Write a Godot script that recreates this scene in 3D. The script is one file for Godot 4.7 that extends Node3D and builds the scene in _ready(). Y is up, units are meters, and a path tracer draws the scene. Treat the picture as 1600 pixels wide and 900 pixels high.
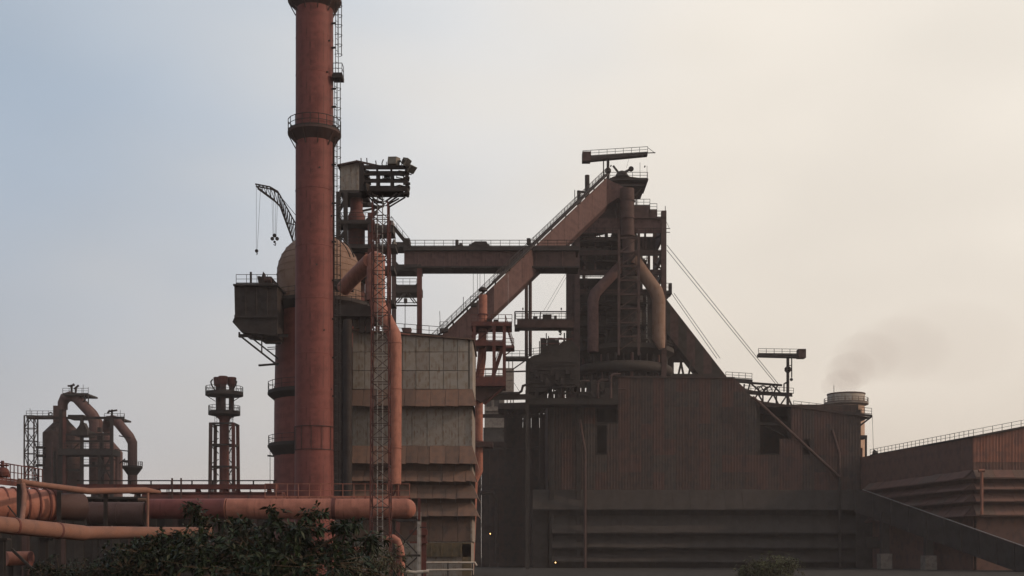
extends Node3D
# The works: a blast furnace with its stoves, stack, skip bridge, cast house and pipework, seen from a low roadside.
# Picture coordinates below are those of the 1600 x 900 photograph; P(x, y, depth) turns one into a point at a chosen real distance.
const F := 1900.0      # focal length in photograph pixels
const HZ := 870.0      # the row of the horizon
const CY := 2.2        # height of the eye in metres
var org := {}
var mats := {}
var tex := {}
var taken := {}
var rng := RandomNumberGenerator.new()

func P(x: float, y: float, d: float) -> Vector3:
	return Vector3((x - 800.0) * d / F, CY + (HZ - y) * d / F, -d)
func H(y: float, d: float) -> float:
	return CY + (HZ - y) * d / F
func X(x: float, d: float) -> float:
	return (x - 800.0) * d / F
func L(pts: Array, d: float) -> Array:
	var o := []
	for p in pts: o.append(P(p[0], p[1], p[2] if p.size() > 2 else d))
	return o

class B:
	var v := PackedVector3Array()
	var n := PackedVector3Array()
	var ix := PackedInt32Array()
	var c := PackedColorArray()
	var col := Color(1, 1, 1)
	var use_col := false
	func vert(p: Vector3, nn: Vector3) -> int:
		v.append(p); n.append(nn)
		if use_col: c.append(col)
		return v.size() - 1
	func face(i: int, j: int, k: int) -> void:
		var g := (v[j] - v[i]).cross(v[k] - v[i])
		if g.dot(n[i] + n[j] + n[k]) > 0.0: ix.append(i); ix.append(k); ix.append(j)
		else: ix.append(i); ix.append(j); ix.append(k)
	func tri(a: Vector3, b: Vector3, d: Vector3, nn: Vector3) -> void:
		var i := vert(a, nn); vert(b, nn); vert(d, nn); face(i, i + 1, i + 2)
	func quad(a: Vector3, b: Vector3, d: Vector3, e: Vector3, out: Vector3) -> void:
		# out: a point or direction hint on the outer side
		var nn := (b - a).cross(d - a)
		if nn.length() < 1e-9: nn = (d - a).cross(e - a)
		nn = nn.normalized()
		if nn.dot(out) < 0.0: nn = -nn
		var i := vert(a, nn); vert(b, nn); vert(d, nn); vert(e, nn)
		face(i, i + 1, i + 2); face(i, i + 2, i + 3)
	func hexa(q: Array) -> void:
		# eight corners: 0-3 one face in order, 4-7 the opposite one
		var m := Vector3.ZERO
		for p in q: m += p
		m /= 8.0
		for f in [[0, 1, 2, 3], [4, 5, 6, 7], [0, 1, 5, 4], [1, 2, 6, 5], [2, 3, 7, 6], [3, 0, 4, 7]]:
			var fc: Vector3 = (q[f[0]] + q[f[1]] + q[f[2]] + q[f[3]]) / 4.0
			quad(q[f[0]], q[f[1]], q[f[2]], q[f[3]], fc - m)
	func box(lo: Vector3, hi: Vector3) -> void:
		hexa([Vector3(lo.x, lo.y, lo.z), Vector3(hi.x, lo.y, lo.z), Vector3(hi.x, hi.y, lo.z), Vector3(lo.x, hi.y, lo.z), Vector3(lo.x, lo.y, hi.z), Vector3(hi.x, lo.y, hi.z), Vector3(hi.x, hi.y, hi.z), Vector3(lo.x, hi.y, hi.z)])
	func bar(a: Vector3, b: Vector3, w: float, h: float = -1.0) -> void:
		if h < 0.0: h = w
		var t := (b - a).normalized()
		var up := Vector3.UP if absf(t.y) < 0.95 else Vector3(0, 0, 1)
		var s := t.cross(up).normalized() * w * 0.5
		var u := s.normalized().cross(t).normalized() * h * 0.5
		hexa([a - s - u, a + s - u, a + s + u, a - s + u, b - s - u, b + s - u, b + s + u, b - s + u])
	func tube(pts: Array, r, k: int = 12, caps := true) -> void:
		var m := pts.size()
		var prev := Vector3.ZERO
		var first := v.size()
		for i in m:
			var t: Vector3
			if i == 0: t = pts[1] - pts[0]
			elif i == m - 1: t = pts[m - 1] - pts[m - 2]
			else: t = (pts[i] - pts[i - 1]).normalized() + (pts[i + 1] - pts[i]).normalized()
			t = t.normalized()
			var s: Vector3
			if prev == Vector3.ZERO: s = t.cross(Vector3.UP if absf(t.y) < 0.9 else Vector3(0, 0, 1)).normalized()
			else: s = (prev - t * prev.dot(t)).normalized()
			prev = s
			var u := s.cross(t).normalized()
			var rr: float = r[i] if r is Array else r
			var seg: Vector3 = (pts[i] - pts[i - 1]).normalized() if i > 0 else t
			rr /= clampf(t.dot(seg), 0.6, 1.0) if i < m - 1 else 1.0
			for j in k:
				var a := TAU * j / k
				var dd := s * cos(a) + u * sin(a)
				vert(pts[i] + dd * rr, dd)
		for i in m - 1:
			for j in k:
				var a := first + i * k + j
				var b := first + i * k + (j + 1) % k
				face(a, b, b + k); face(a, b + k, a + k)
		if caps:
			for e in [0, m - 1]:
				var nn: Vector3 = (pts[0] - pts[1]).normalized() if e == 0 else (pts[m - 1] - pts[m - 2]).normalized()
				var ci := vert(pts[e], nn)
				var s0 := v.size()
				for j in k: vert(v[first + e * k + j], nn)
				for j in k: face(ci, s0 + j, s0 + (j + 1) % k)
	func cyl(a: Vector3, b: Vector3, r0: float, r1: float = -1.0, k: int = 16, caps := true) -> void:
		tube([a, b], [r0, r1 if r1 >= 0.0 else r0], k, caps)
	func lathe(cx: float, cz: float, prof: Array, k: int = 32, a0 := 0.0, a1 := TAU) -> void:
		# prof: [radius, height] upwards; every segment has its own smooth ring normals
		for i in prof.size() - 1:
			var r0: float = prof[i][0]; var y0: float = prof[i][1]
			var r1: float = prof[i + 1][0]; var y1: float = prof[i + 1][1]
			var nr := y1 - y0; var ny := r0 - r1
			var ln := sqrt(nr * nr + ny * ny)
			if ln < 1e-6: continue
			nr /= ln; ny /= ln
			var f := v.size()
			var smooth: bool = prof[i].size() > 2
			for j in k + 1:
				var a := a0 + (a1 - a0) * j / k
				var ca := cos(a); var sa := sin(a)
				var n0 := Vector3(ca * nr, ny, sa * nr)
				var n1 := n0
				if smooth:
					n0 = Vector3(ca * prof[i][2], prof[i][3], sa * prof[i][2]); n1 = Vector3(ca * prof[i + 1][2], prof[i + 1][3], sa * prof[i + 1][2])
				vert(Vector3(cx + r0 * ca, y0, cz + r0 * sa), n0)
				vert(Vector3(cx + r1 * ca, y1, cz + r1 * sa), n1)
			for j in k:
				var q := f + j * 2
				face(q, q + 1, q + 3)
				face(q, q + 3, q + 2)
	func dome(cx: float, cy: float, cz: float, r: float, hgt: float, k: int = 32, m: int = 10) -> void:
		var pr := []
		for i in m + 1:
			var a := PI * 0.5 * i / m
			var nx := cos(a) / r; var ny := sin(a) / hgt
			var l := sqrt(nx * nx + ny * ny)
			pr.append([r * cos(a), cy + hgt * sin(a), nx / l, ny / l])
		lathe(cx, cz, pr, k)
	func poly(pts: Array, back: Vector3) -> void:
		# a flat outline of points given a thickness
		var fl := PackedVector2Array()
		for p in pts: fl.append(Vector2(p.x, p.y))
		var t := Geometry2D.triangulate_polygon(fl)
		for k in range(0, t.size(), 3):
			tri(pts[t[k]], pts[t[k + 1]], pts[t[k + 2]], -back.normalized())
			tri(pts[t[k]] + back, pts[t[k + 1]] + back, pts[t[k + 2]] + back, back.normalized())
		var area := 0.0
		for i in pts.size():
			var p: Vector3 = pts[i]; var q: Vector3 = pts[(i + 1) % pts.size()]
			area += p.x * q.y - q.x * p.y
		for i in pts.size():
			var p: Vector3 = pts[i]; var q: Vector3 = pts[(i + 1) % pts.size()]
			var e := q - p
			var out := Vector3(e.y, -e.x, 0) * signf(area)
			quad(p, q, q + back, p + back, out)
	func mesh(o: Vector3) -> ArrayMesh:
		var arr := []
		arr.resize(Mesh.ARRAY_MAX)
		var w := v.duplicate()
		for i in w.size(): w[i] = w[i] - o
		arr[Mesh.ARRAY_VERTEX] = w; arr[Mesh.ARRAY_NORMAL] = n; arr[Mesh.ARRAY_INDEX] = ix
		if use_col: arr[Mesh.ARRAY_COLOR] = c
		var m := ArrayMesh.new()
		m.add_surface_from_arrays(Mesh.PRIMITIVE_TRIANGLES, arr)
		return m

func numbered(nm: String) -> String:
	if not taken.has(nm): taken[nm] = 0; return nm
	taken[nm] += 1
	return "%s_%03d" % [nm, taken[nm]]
func thing(nm: String, label: String, cat: String, base: Vector3, group := "") -> Node3D:
	var o := Node3D.new()
	o.name = numbered(nm); add_child(o); o.position = base
	org[o] = base
	o.set_meta("label", label); o.set_meta("category", cat)
	if group != "": o.set_meta("group", group)
	return o
func part(par: Node3D, nm: String, b: B, m: Material, label := "") -> MeshInstance3D:
	var o := MeshInstance3D.new()
	o.name = nm
	o.mesh = b.mesh(org[par]); o.material_override = m
	o.cast_shadow = GeometryInstance3D.SHADOW_CASTING_SETTING_ON
	par.add_child(o, true)
	org[o] = org[par]
	if label != "": o.set_meta("label", label)
	return o
func ground_piece(nm: String, b: B, m: Material) -> MeshInstance3D:
	var o := MeshInstance3D.new()
	o.name = nm; o.mesh = b.mesh(Vector3.ZERO); o.material_override = m
	add_child(o); o.set_meta("kind", "structure"); org[o] = Vector3.ZERO
	return o

# ---- shorthand parts
func fbox(b: B, x0: float, y0: float, x1: float, y1: float, d: float, t: float) -> void:
	var a := P(x0, y1, d); var c := P(x1, y0, d)
	b.box(Vector3(a.x, a.y, -d - t), Vector3(c.x, c.y, -d))
func fpart(par: Node3D, nm: String, x0: float, y0: float, x1: float, y1: float, d: float, t: float, m: Material) -> MeshInstance3D:
	var b := B.new(); fbox(b, x0, y0, x1, y1, d, t); return part(par, nm, b, m)
func bpart(par: Node3D, nm: String, a: Vector3, c: Vector3, w: float, m: Material, h := -1.0) -> MeshInstance3D:
	var b := B.new(); b.bar(a, c, w, h); return part(par, nm, b, m)
func tpart(par: Node3D, nm: String, pts: Array, r, m: Material, k := 14) -> MeshInstance3D:
	var b := B.new(); b.tube(pts, r, k); return part(par, nm, b, m)
func ppart(par: Node3D, nm: String, pts: Array, d: float, t: float, m: Material) -> MeshInstance3D:
	var b := B.new(); b.poly(L(pts, d), Vector3(0, 0, -t)); return part(par, nm, b, m)
func column(par: Node3D, x: float, y0: float, y1: float, d: float, w: float, m: Material, nm := "column") -> void:
	# a steel I-section from row y1 (or the ground when y1 >= 900) up to row y0
	var lo := 0.0 if y1 >= 900 else H(y1, d)
	var hi := H(y0, d); var cx := X(x, d)
	var b := B.new()
	var h := w * 0.5; var t := w * 0.16
	b.box(Vector3(cx - h, lo, -d - h), Vector3(cx + h, hi, -d - h + t))
	b.box(Vector3(cx - h, lo, -d + h - t), Vector3(cx + h, hi, -d + h))
	b.box(Vector3(cx - t * 0.6, lo, -d - h + t), Vector3(cx + t * 0.6, hi, -d + h - t))
	part(par, nm, b, m)
func beam(par: Node3D, a: Vector3, c: Vector3, w: float, h: float, m: Material, nm := "beam") -> void:
	# an I-beam between two points: two flanges and a web
	var b := B.new()
	var up := Vector3(0, h * 0.5 - h * 0.06, 0)
	b.bar(a + up, c + up, w, h * 0.12); b.bar(a - up, c - up, w, h * 0.12)
	b.bar(a, c, w * 0.25, h * 0.76)
	part(par, nm, b, m)
func rail(par: Node3D, pts: Array, m: Material, h := 1.1, step := 1.6, w := 0.055, nm := "railing", split := false) -> void:
	var b := B.new()
	var up := Vector3(0, h, 0)
	var posts := []
	for i in pts.size() - 1:
		var p: Vector3 = pts[i]; var q: Vector3 = pts[i + 1]
		b.bar(p + up, q + up, w); b.bar(p + up * 0.52, q + up * 0.52, w * 0.8)
		b.bar(p + Vector3(0, 0.08, 0), q + Vector3(0, 0.08, 0), 0.02, 0.14)
		var k := maxi(1, int(round(p.distance_to(q) / step)))
		for j in k + (1 if i == pts.size() - 2 else 0): posts.append(p.lerp(q, float(j) / k))
	if split:
		var o := part(par, nm, b, m)
		for p in posts:
			var pb := B.new(); pb.bar(p, p + up, w * 1.15); part(o, "post", pb, m)
	else:
		for p in posts: b.bar(p, p + up, w)
		part(par, nm, b, m)
func ring(cx: float, y: float, cz: float, r: float, a0 := 0.0, a1 := TAU, k := 20) -> Array:
	var o := []
	for i in k + 1:
		var a := a0 + (a1 - a0) * i / k
		o.append(Vector3(cx + r * cos(a), y, cz + r * sin(a)))
	return o
func ladder(par: Node3D, base: Vector3, top_y: float, out: Vector3, m: Material, cage := true, w := 0.45) -> void:
	var s := out.cross(Vector3.UP).normalized() * w * 0.5
	var top := Vector3(base.x, top_y, base.z)
	var b := B.new()
	b.bar(base - s, top - s, 0.06); b.bar(base + s, top + s, 0.06)
	var y := base.y + 0.3
	while y < top_y:
		var q := Vector3(base.x, y, base.z)
		b.bar(q - s, q + s, 0.035); y += 0.6
	part(par, "ladder", b, m)
	if not cage: return
	var c := B.new()
	y = base.y + 2.2
	while y < top_y:
		var pp := []
		for i in 7:
			var a := PI * i / 6.0
			pp.append(Vector3(base.x, y, base.z) + s.normalized() * 0.36 * cos(a) + out * (0.62 * sin(a)))
		for i in 6: c.bar(pp[i], pp[i + 1], 0.045)
		y += 1.0
	for i in [1, 3, 5]:
		var a: float = PI * i / 6.0
		var q: Vector3 = s.normalized() * 0.36 * cos(a) + out * (0.62 * sin(a))
		c.bar(Vector3(base.x, base.y + 2.2, base.z) + q, top + q, 0.035)
	part(par, "ladder_cage", c, m)
func stair(par: Node3D, a: Vector3, c: Vector3, w: float, m: Material) -> void:
	# a flight from a up to c, treads across z
	var s := Vector3(0, 0, w * 0.5)
	bpart(par, "stringer", a - s, c - s, 0.06, m, 0.28); bpart(par, "stringer", a + s, c + s, 0.06, m, 0.28)
	var k := maxi(3, int((c.y - a.y) / 0.28))
	var b := B.new()
	for i in k:
		var q := a.lerp(c, (i + 0.5) / k)
		b.bar(q - s, q + s, 0.26, 0.05)
	part(par, "tread", b, m)
	rail(par, [a + s, c + s], m, 1.0, 1.5, 0.05)
	rail(par, [a - s, c - s], m, 1.0, 1.5, 0.05)
func lattice(par: Node3D, cx: float, cz: float, y0: float, y1: float, w0: float, w1: float, bays: int, leg: float, br: float, m: Material, split := true, mleg: Material = null) -> void:
	var cs := [Vector2(-1, -1), Vector2(1, -1), Vector2(1, 1), Vector2(-1, 1)]
	var at := func(k: int, f: float) -> Vector3:
		var w := lerpf(w0, w1, f) * 0.5
		return Vector3(cx + cs[k % 4].x * w, lerpf(y0, y1, f), cz + cs[k % 4].y * w)
	for k in 4: bpart(par, "leg", at.call(k, 0.0), at.call(k, 1.0), leg, mleg if mleg else m)
	var all := B.new()
	for i in bays:
		var f := float(i) / bays; var g := float(i + 1) / bays
		for k in 4:
			var e := [[at.call(k, g), at.call(k + 1, g)], [at.call(k, f), at.call(k + 1, g)] if (i + k) % 2 == 0 else [at.call(k + 1, f), at.call(k, g)]]
			for q in e:
				if split and k >= 2: bpart(par, "brace", q[0], q[1], br, m)
				else: all.bar(q[0], q[1], br)
	part(par, "bracing", all, m)
func flare(b: B, cx: float, cz: float, r: float, ro: float, y: float, t: float, drop: float) -> void:
	b.lathe(cx, cz, [[r, y - drop], [ro, y - t], [ro, y], [r, y]], 28)

# ---- surfaces
func noise_img(seed_: int, freq: float, w: int, h: int, oct := 4) -> Image:
	var f := FastNoiseLite.new()
	f.seed = seed_; f.frequency = freq; f.noise_type = FastNoiseLite.TYPE_SIMPLEX_SMOOTH
	f.fractal_octaves = oct
	var im := f.get_seamless_image(w, h)
	im.convert(Image.FORMAT_L8)
	return im
func weathered(key: String, seed_: int, base: Color, patch: Color, streak: Color, k_patch: float, k_streak: float, fine: float) -> void:
	# a tile of weathered paint: coarse patches, drips that run down, fine speckle
	var n := 384
	var a := noise_img(seed_, 0.008, n, n, 4)
	var s := noise_img(seed_ + 7, 0.03, n, 24, 3)
	s.resize(n, n, Image.INTERPOLATE_CUBIC)
	var s2 := noise_img(seed_ + 9, 0.012, n, n, 2)
	var g := noise_img(seed_ + 13, 0.12, n, n, 3)
	var by := PackedByteArray()
	by.resize(n * n * 3)
	var da := a.get_data(); var ds := s.get_data(); var d2 := s2.get_data(); var dg := g.get_data()
	for i in n * n:
		var p := clampf((da[i] / 255.0 - 0.45) * 3.0, 0.0, 1.0) * k_patch
		var q := clampf((ds[i] / 255.0 - 0.5) * 3.2, 0.0, 1.0) * clampf((d2[i] / 255.0 - 0.3) * 2.5, 0.0, 1.0) * k_streak
		var c := base.lerp(patch, p).lerp(streak, q)
		var e := 1.0 + (dg[i] / 255.0 - 0.5) * fine
		c = Color(clampf(c.r * e, 0, 1), clampf(c.g * e, 0, 1), clampf(c.b * e, 0, 1)).linear_to_srgb()
		by[i * 3] = int(c.r * 255.0); by[i * 3 + 1] = int(c.g * 255.0); by[i * 3 + 2] = int(c.b * 255.0)
	var im := Image.create_from_data(n, n, false, Image.FORMAT_RGB8, by)
	tex[key] = ImageTexture.create_from_image(im)
func mat(key: String, c: Color, t := "", tile := 8.0, rough := 0.8, metal := 0.0) -> StandardMaterial3D:
	var m := StandardMaterial3D.new()
	m.albedo_color = c.linear_to_srgb()
	m.roughness = rough; m.metallic = metal
	m.metallic_specular = 0.3
	if t != "":
		m.albedo_texture = tex[t]
		m.uv1_triplanar = true; m.uv1_world_triplanar = true
		m.uv1_scale = Vector3.ONE / tile
	mats[key] = m
	return m
func surfaces() -> void:
	# base colours are linear reflectances; the tiles carry the mix of paint, rust and dust
	weathered("redpaint", 3, Color(0.92, 0.90, 0.90), Color(0.62, 0.58, 0.60), Color(0.40, 0.37, 0.40), 0.85, 0.8, 0.3)
	weathered("rust", 21, Color(0.90, 0.88, 0.86), Color(0.55, 0.62, 0.70), Color(1.0, 0.80, 0.66), 0.8, 0.7, 0.5)
	weathered("clad", 35, Color(0.90, 0.90, 0.90), Color(0.74, 0.66, 0.58), Color(0.50, 0.32, 0.20), 0.6, 0.75, 0.2)
	weathered("soot", 48, Color(0.95, 0.92, 0.90), Color(0.6, 0.56, 0.54), Color(0.8, 0.6, 0.5), 0.8, 0.5, 0.4)
	weathered("earth", 60, Color(0.9, 0.85, 0.8), Color(0.5, 0.48, 0.44), Color(0.7, 0.66, 0.6), 1.0, 0.2, 0.7)
	mat("red", Color(0.17, 0.055, 0.047), "redpaint", 5.5, 0.62)
	mat("oxide", Color(0.115, 0.043, 0.038), "rust", 6.0, 0.75)
	mat("orange", Color(0.31, 0.13, 0.093), "redpaint", 5.0, 0.6)
	mat("tan", Color(0.205, 0.132, 0.10), "clad", 7.0, 0.75)
	mat("steel", Color(0.036, 0.031, 0.031), "soot", 4.0, 0.75)
	mat("brown", Color(0.070, 0.044, 0.042), "soot", 6.0, 0.75)
	mat("rosy", Color(0.105, 0.060, 0.056), "redpaint", 6.0, 0.75)
	mat("clad", Color(0.27, 0.245, 0.22), "clad", 4.0, 0.75)
	mat("clad2", Color(0.24, 0.215, 0.195), "clad", 3.3, 0.75)
	mat("clad3", Color(0.285, 0.26, 0.235), "clad", 5.1, 0.75)
	mat("skirt", Color(0.17, 0.108, 0.085), "rust", 3.0, 0.8)
	mat("skirt2", Color(0.13, 0.088, 0.072), "rust", 4.0, 0.8)
	mat("cast", Color(0.064, 0.044, 0.040), "rust", 7.0, 0.85)
	mat("cast2", Color(0.057, 0.043, 0.040), "rust", 5.0, 0.85)
	mat("cast3", Color(0.078, 0.046, 0.041), "rust", 9.0, 0.85)
	mat("cast4", Color(0.062, 0.050, 0.046), "rust", 6.0, 0.85)
	mat("greysheet", Color(0.042, 0.037, 0.035), "soot", 8.0, 0.85)
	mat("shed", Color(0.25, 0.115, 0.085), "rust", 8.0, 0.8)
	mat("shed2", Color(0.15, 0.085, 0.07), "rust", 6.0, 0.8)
	mat("pale", Color(0.42, 0.38, 0.34), "clad", 9.0, 0.8)
	mat("peach", Color(0.48, 0.34, 0.26), "clad", 9.0, 0.8)
	mat("concrete", Color(0.20, 0.175, 0.155), "soot", 4.0, 0.9)
	mat("galv", Color(0.30, 0.29, 0.28), "soot", 2.0, 0.5)
	mat("lamp", Color(0.17, 0.155, 0.135), "soot", 2.0, 0.6)
	mat("glass", Color(0.06, 0.06, 0.06), "", 1.0, 0.1)
	mat("cable", Color(0.035, 0.032, 0.03), "", 1.0, 0.6)
	mat("ochre", Color(0.115, 0.088, 0.055), "rust", 3.0, 0.8)
	mat("dusty", Color(0.20, 0.105, 0.08), "rust", 3.0, 0.85)
	mat("earth", Color(0.026, 0.024, 0.022), "earth", 14.0, 0.95)
	mat("bark", Color(0.09, 0.065, 0.045), "earth", 1.0, 0.9)
	var m := mat("leaf", Color(1, 1, 1), "", 1.0, 0.5)
	m.vertex_color_use_as_albedo = true
	m.backlight = Color(0.10, 0.16, 0.04)

const SUN := Vector3(0.88, 0.43, 0.13)
func sky_texture() -> ImageTexture:
	# haze lit by a low sun off to the right: cream towards the sun, blue away from it, greyer down at the horizon
	var w := 512; var h := 256
	var im := Image.create(w, h, false, Image.FORMAT_RGBF)
	var s := SUN.normalized()
	var nz := FastNoiseLite.new()
	nz.seed = 5; nz.frequency = 1.3; nz.fractal_octaves = 4
	for j in h:
		var el := PI * 0.5 - PI * (j + 0.5) / h
		for i in w:
			var az := TAU * (i + 0.5) / w
			var d := Vector3(sin(az) * cos(el), sin(el), -cos(az) * cos(el))
			var g := rad_to_deg(acos(clampf(d.dot(s), -1, 1)))
			var ga := rad_to_deg(acos(clampf(Vector3(d.x, d.y * 0.15, d.z).normalized().dot(Vector3(s.x, 0, s.z).normalized()), -1, 1)))
			var wisp := nz.get_noise_3d(d.x * 1.4, d.y * 4.0, d.z * 1.4)
			var t := smoothstep(124.0, 87.0, ga + wisp * 10.0)
			var c := Color(0.35, 0.47, 0.62).lerp(Color(0.75, 0.768, 0.785), minf(t / 0.6, 1.0)).lerp(Color(0.895, 0.843, 0.765), maxf(0.0, (t - 0.6) / 0.4))
			var deg := rad_to_deg(maxf(el, 0.0))
			var lo := Color(0.575, 0.525, 0.475).lerp(Color(0.63, 0.54, 0.445), t)
			c = c.lerp(lo, exp(-deg / 12.5))
			c = c.lerp(Color(0.24, 0.31, 0.43), smoothstep(28.0, 90.0, deg) * 0.85)
			c = c * lerpf(1.0, 0.6, smoothstep(115.0, 175.0, ga))
			var vein := nz.get_noise_3d(d.x * 3.5 + 9.0, d.y * 9.0, d.z * 3.5)
			c = c * (1.0 + 0.09 * wisp + 0.05 * vein)
			var glow := exp(-g / 28.0) * 0.5
			c = Color(c.r + glow, c.g + glow * 0.9, c.b + glow * 0.75)
			im.set_pixel(i, j, c)
	return ImageTexture.create_from_image(im)

func stage() -> void:
	var cam := Camera3D.new()
	cam.name = "camera"
	cam.position = Vector3(0, CY, 0)
	cam.set_frustum(0.1 * 900.0 / F, Vector2(0, 0.1 * (HZ - 450.0) / F), 0.1, 6000.0)
	add_child(cam); cam.current = true
	var we := WorldEnvironment.new()
	var e := Environment.new()
	e.background_mode = Environment.BG_SKY
	var sk := Sky.new(); var pm := PanoramaSkyMaterial.new()
	pm.panorama = sky_texture(); sk.sky_material = pm
	e.sky = sk
	e.tonemap_mode = Environment.TONE_MAPPER_LINEAR
	e.tonemap_exposure = 1.0
	e.fog_enabled = true; e.fog_density = 0.0002; e.fog_light_color = Color(0.90, 0.87, 0.87)
	e.volumetric_fog_enabled = true; e.volumetric_fog_density = 0.0
	e.sdfgi_enabled = true; e.ssao_enabled = true; e.ssil_enabled = true
	we.environment = e; we.name = "environment"
	add_child(we)
	var sun := DirectionalLight3D.new()
	sun.name = "sun"
	sun.light_energy = 0.62; sun.light_color = Color(1.0, 0.86, 0.74); sun.light_angular_distance = 1.5; sun.shadow_enabled = true
	add_child(sun)
	sun.look_at_from_position(Vector3.ZERO, -SUN, Vector3.UP)

func _ready() -> void:
	rng.seed = 11
	surfaces()
	stage()
	var g := B.new()
	g.quad(Vector3(-1500, 0, 300), Vector3(1500, 0, 300), Vector3(1500, 0, -2200), Vector3(-1500, 0, -2200), Vector3.UP)
	ground_piece("ground", g, mats.earth)
	cast_house(); annex(); right_shed(); ramp_gallery()
	furnace(); top_crane(); incline(); headgear(); yard_crane(); cables(); white_stack()
	bridge(); skip_bridge(); monorail(); vent_tower(); far_tower(); pipe_gallery()
	stack(); stove(); bin(); derrick(); transfer_tower(); dust_pipe(); clad_building()
	far_furnace(); flare_stack(); rack()
	light_mast(); orange_main(); left_pipes(); plants(); smoke()

# ---- chimney, stove and what stands round them
func stack() -> void:
	var d := 125.0; var s := d / F
	var cx := X(491.5, d)
	var t := thing("chimney_stack", "tall rust red steel chimney with caged ladder and ring platforms", "chimney", Vector3(cx, 0, -d))
	var b := B.new()
	b.lathe(cx, -d, [[32.5 * s, 0], [30.5 * s, H(700, d)], [29.4 * s, H(330, d)], [28.9 * s, H(-40, d)], [28.0 * s, H(-260, d)], [26.5 * s, H(-260, d)]], 56)
	part(t, "shell", b, mats.red)
	for y in [738, 640, 555, 470, 388, 300, 120, 62]:
		var w := B.new(); var r: float = (30.3 - (700 - y) * 0.0024) * s
		w.lathe(cx, -d, [[r, H(y + 0.6, d)], [r + 0.03, H(y + 0.4, d)], [r + 0.03, H(y - 0.4, d)], [r, H(y - 0.6, d)]], 48)
		part(t, "weld_band", w, mats.red)
	for yy in [208, 0]:
		var f := B.new()
		flare(f, cx, -d, 28.8 * s, 41.5 * s, H(yy, d), 0.22, 17 * s)
		var pf := part(t, "ring_platform", f, mats.brown)
		rail(pf, ring(cx, H(yy, d), -d, 41.0 * s), mats.steel, 1.15, 1.4, 0.06)
		for k in 10:
			var a := TAU * k / 10.0
			var o := Vector3(cos(a), 0, sin(a))
			bpart(pf, "bracket", Vector3(cx, H(yy + 24, d), -d) + o * 29.5 * s, Vector3(cx, H(yy + 3, d), -d) + o * 41 * s, 0.1, mats.brown)
	var lf := B.new()
	for y in [668, 704]:
		var rr := ring(cx, H(y, d), -d, 31.6 * s, 0.0, PI, 20)
		for i in 20: lf.bar(rr[i], rr[i + 1], 0.05)
	for k in 7:
		var a := PI * k / 6.0
		lf.bar(Vector3(cx + 31.6 * s * cos(a), H(704, d), -d + 31.6 * s * sin(a)), Vector3(cx + 31.6 * s * cos(a), H(668, d), -d + 31.6 * s * sin(a)), 0.05)
	part(t, "guard_hoop", lf, mats.steel)
	var lx := cx + 34.5 * s
	ladder(t, Vector3(lx, H(800, d), -d + 0.6), H(125, d), Vector3(0.85, 0, 0.52).normalized(), mats.steel)
	ladder(t, Vector3(lx + 0.12, H(124, d), -d + 0.6), H(6, d), Vector3(0.85, 0, 0.52).normalized(), mats.steel)
	var rp := B.new(); rp.box(Vector3(lx - 0.3, H(128, d), -d - 0.2), Vector3(lx + 0.75, H(122, d), -d + 1.2))
	var rpp := part(t, "rest_platform", rp, mats.steel)
	rail(rpp, [Vector3(lx + 0.7, H(122, d), -d - 0.1), Vector3(lx + 0.7, H(122, d), -d + 1.1), Vector3(lx - 0.2, H(122, d), -d + 1.1)], mats.steel)
	for y in [40, 78, 142, 170, 200, 260, 320, 380, 440, 500, 560, 620]:
		bpart(t, "bracket", Vector3(cx + 28 * s, H(y, d), -d + 0.5), Vector3(lx, H(y, d), -d + 0.6), 0.16, mats.steel)
	var pipe := [Vector3(cx + 31.0 * s, H(780, d), -d + 0.2), Vector3(cx + 30.4 * s, H(212, d), -d + 0.2)]
	tpart(t, "conduit", pipe, 0.07, mats.steel, 6)
	for q in [[0.35, 340], [1.15, 270], [0.7, 120], [0.55, 70], [1.3, 420], [0.9, 520], [0.4, 610]]:
		var a: float = q[0]; var rr2 := 29.4 * s
		var m := B.new(); var o := Vector3(cos(a), 0, sin(a)); var c := Vector3(cx, H(q[1], d), -d) + o * rr2
		m.cyl(c - o * 0.12, c + o * 0.1, 0.09, 0.09, 8)
		part(t, "test_port", m, mats.steel)

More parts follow.
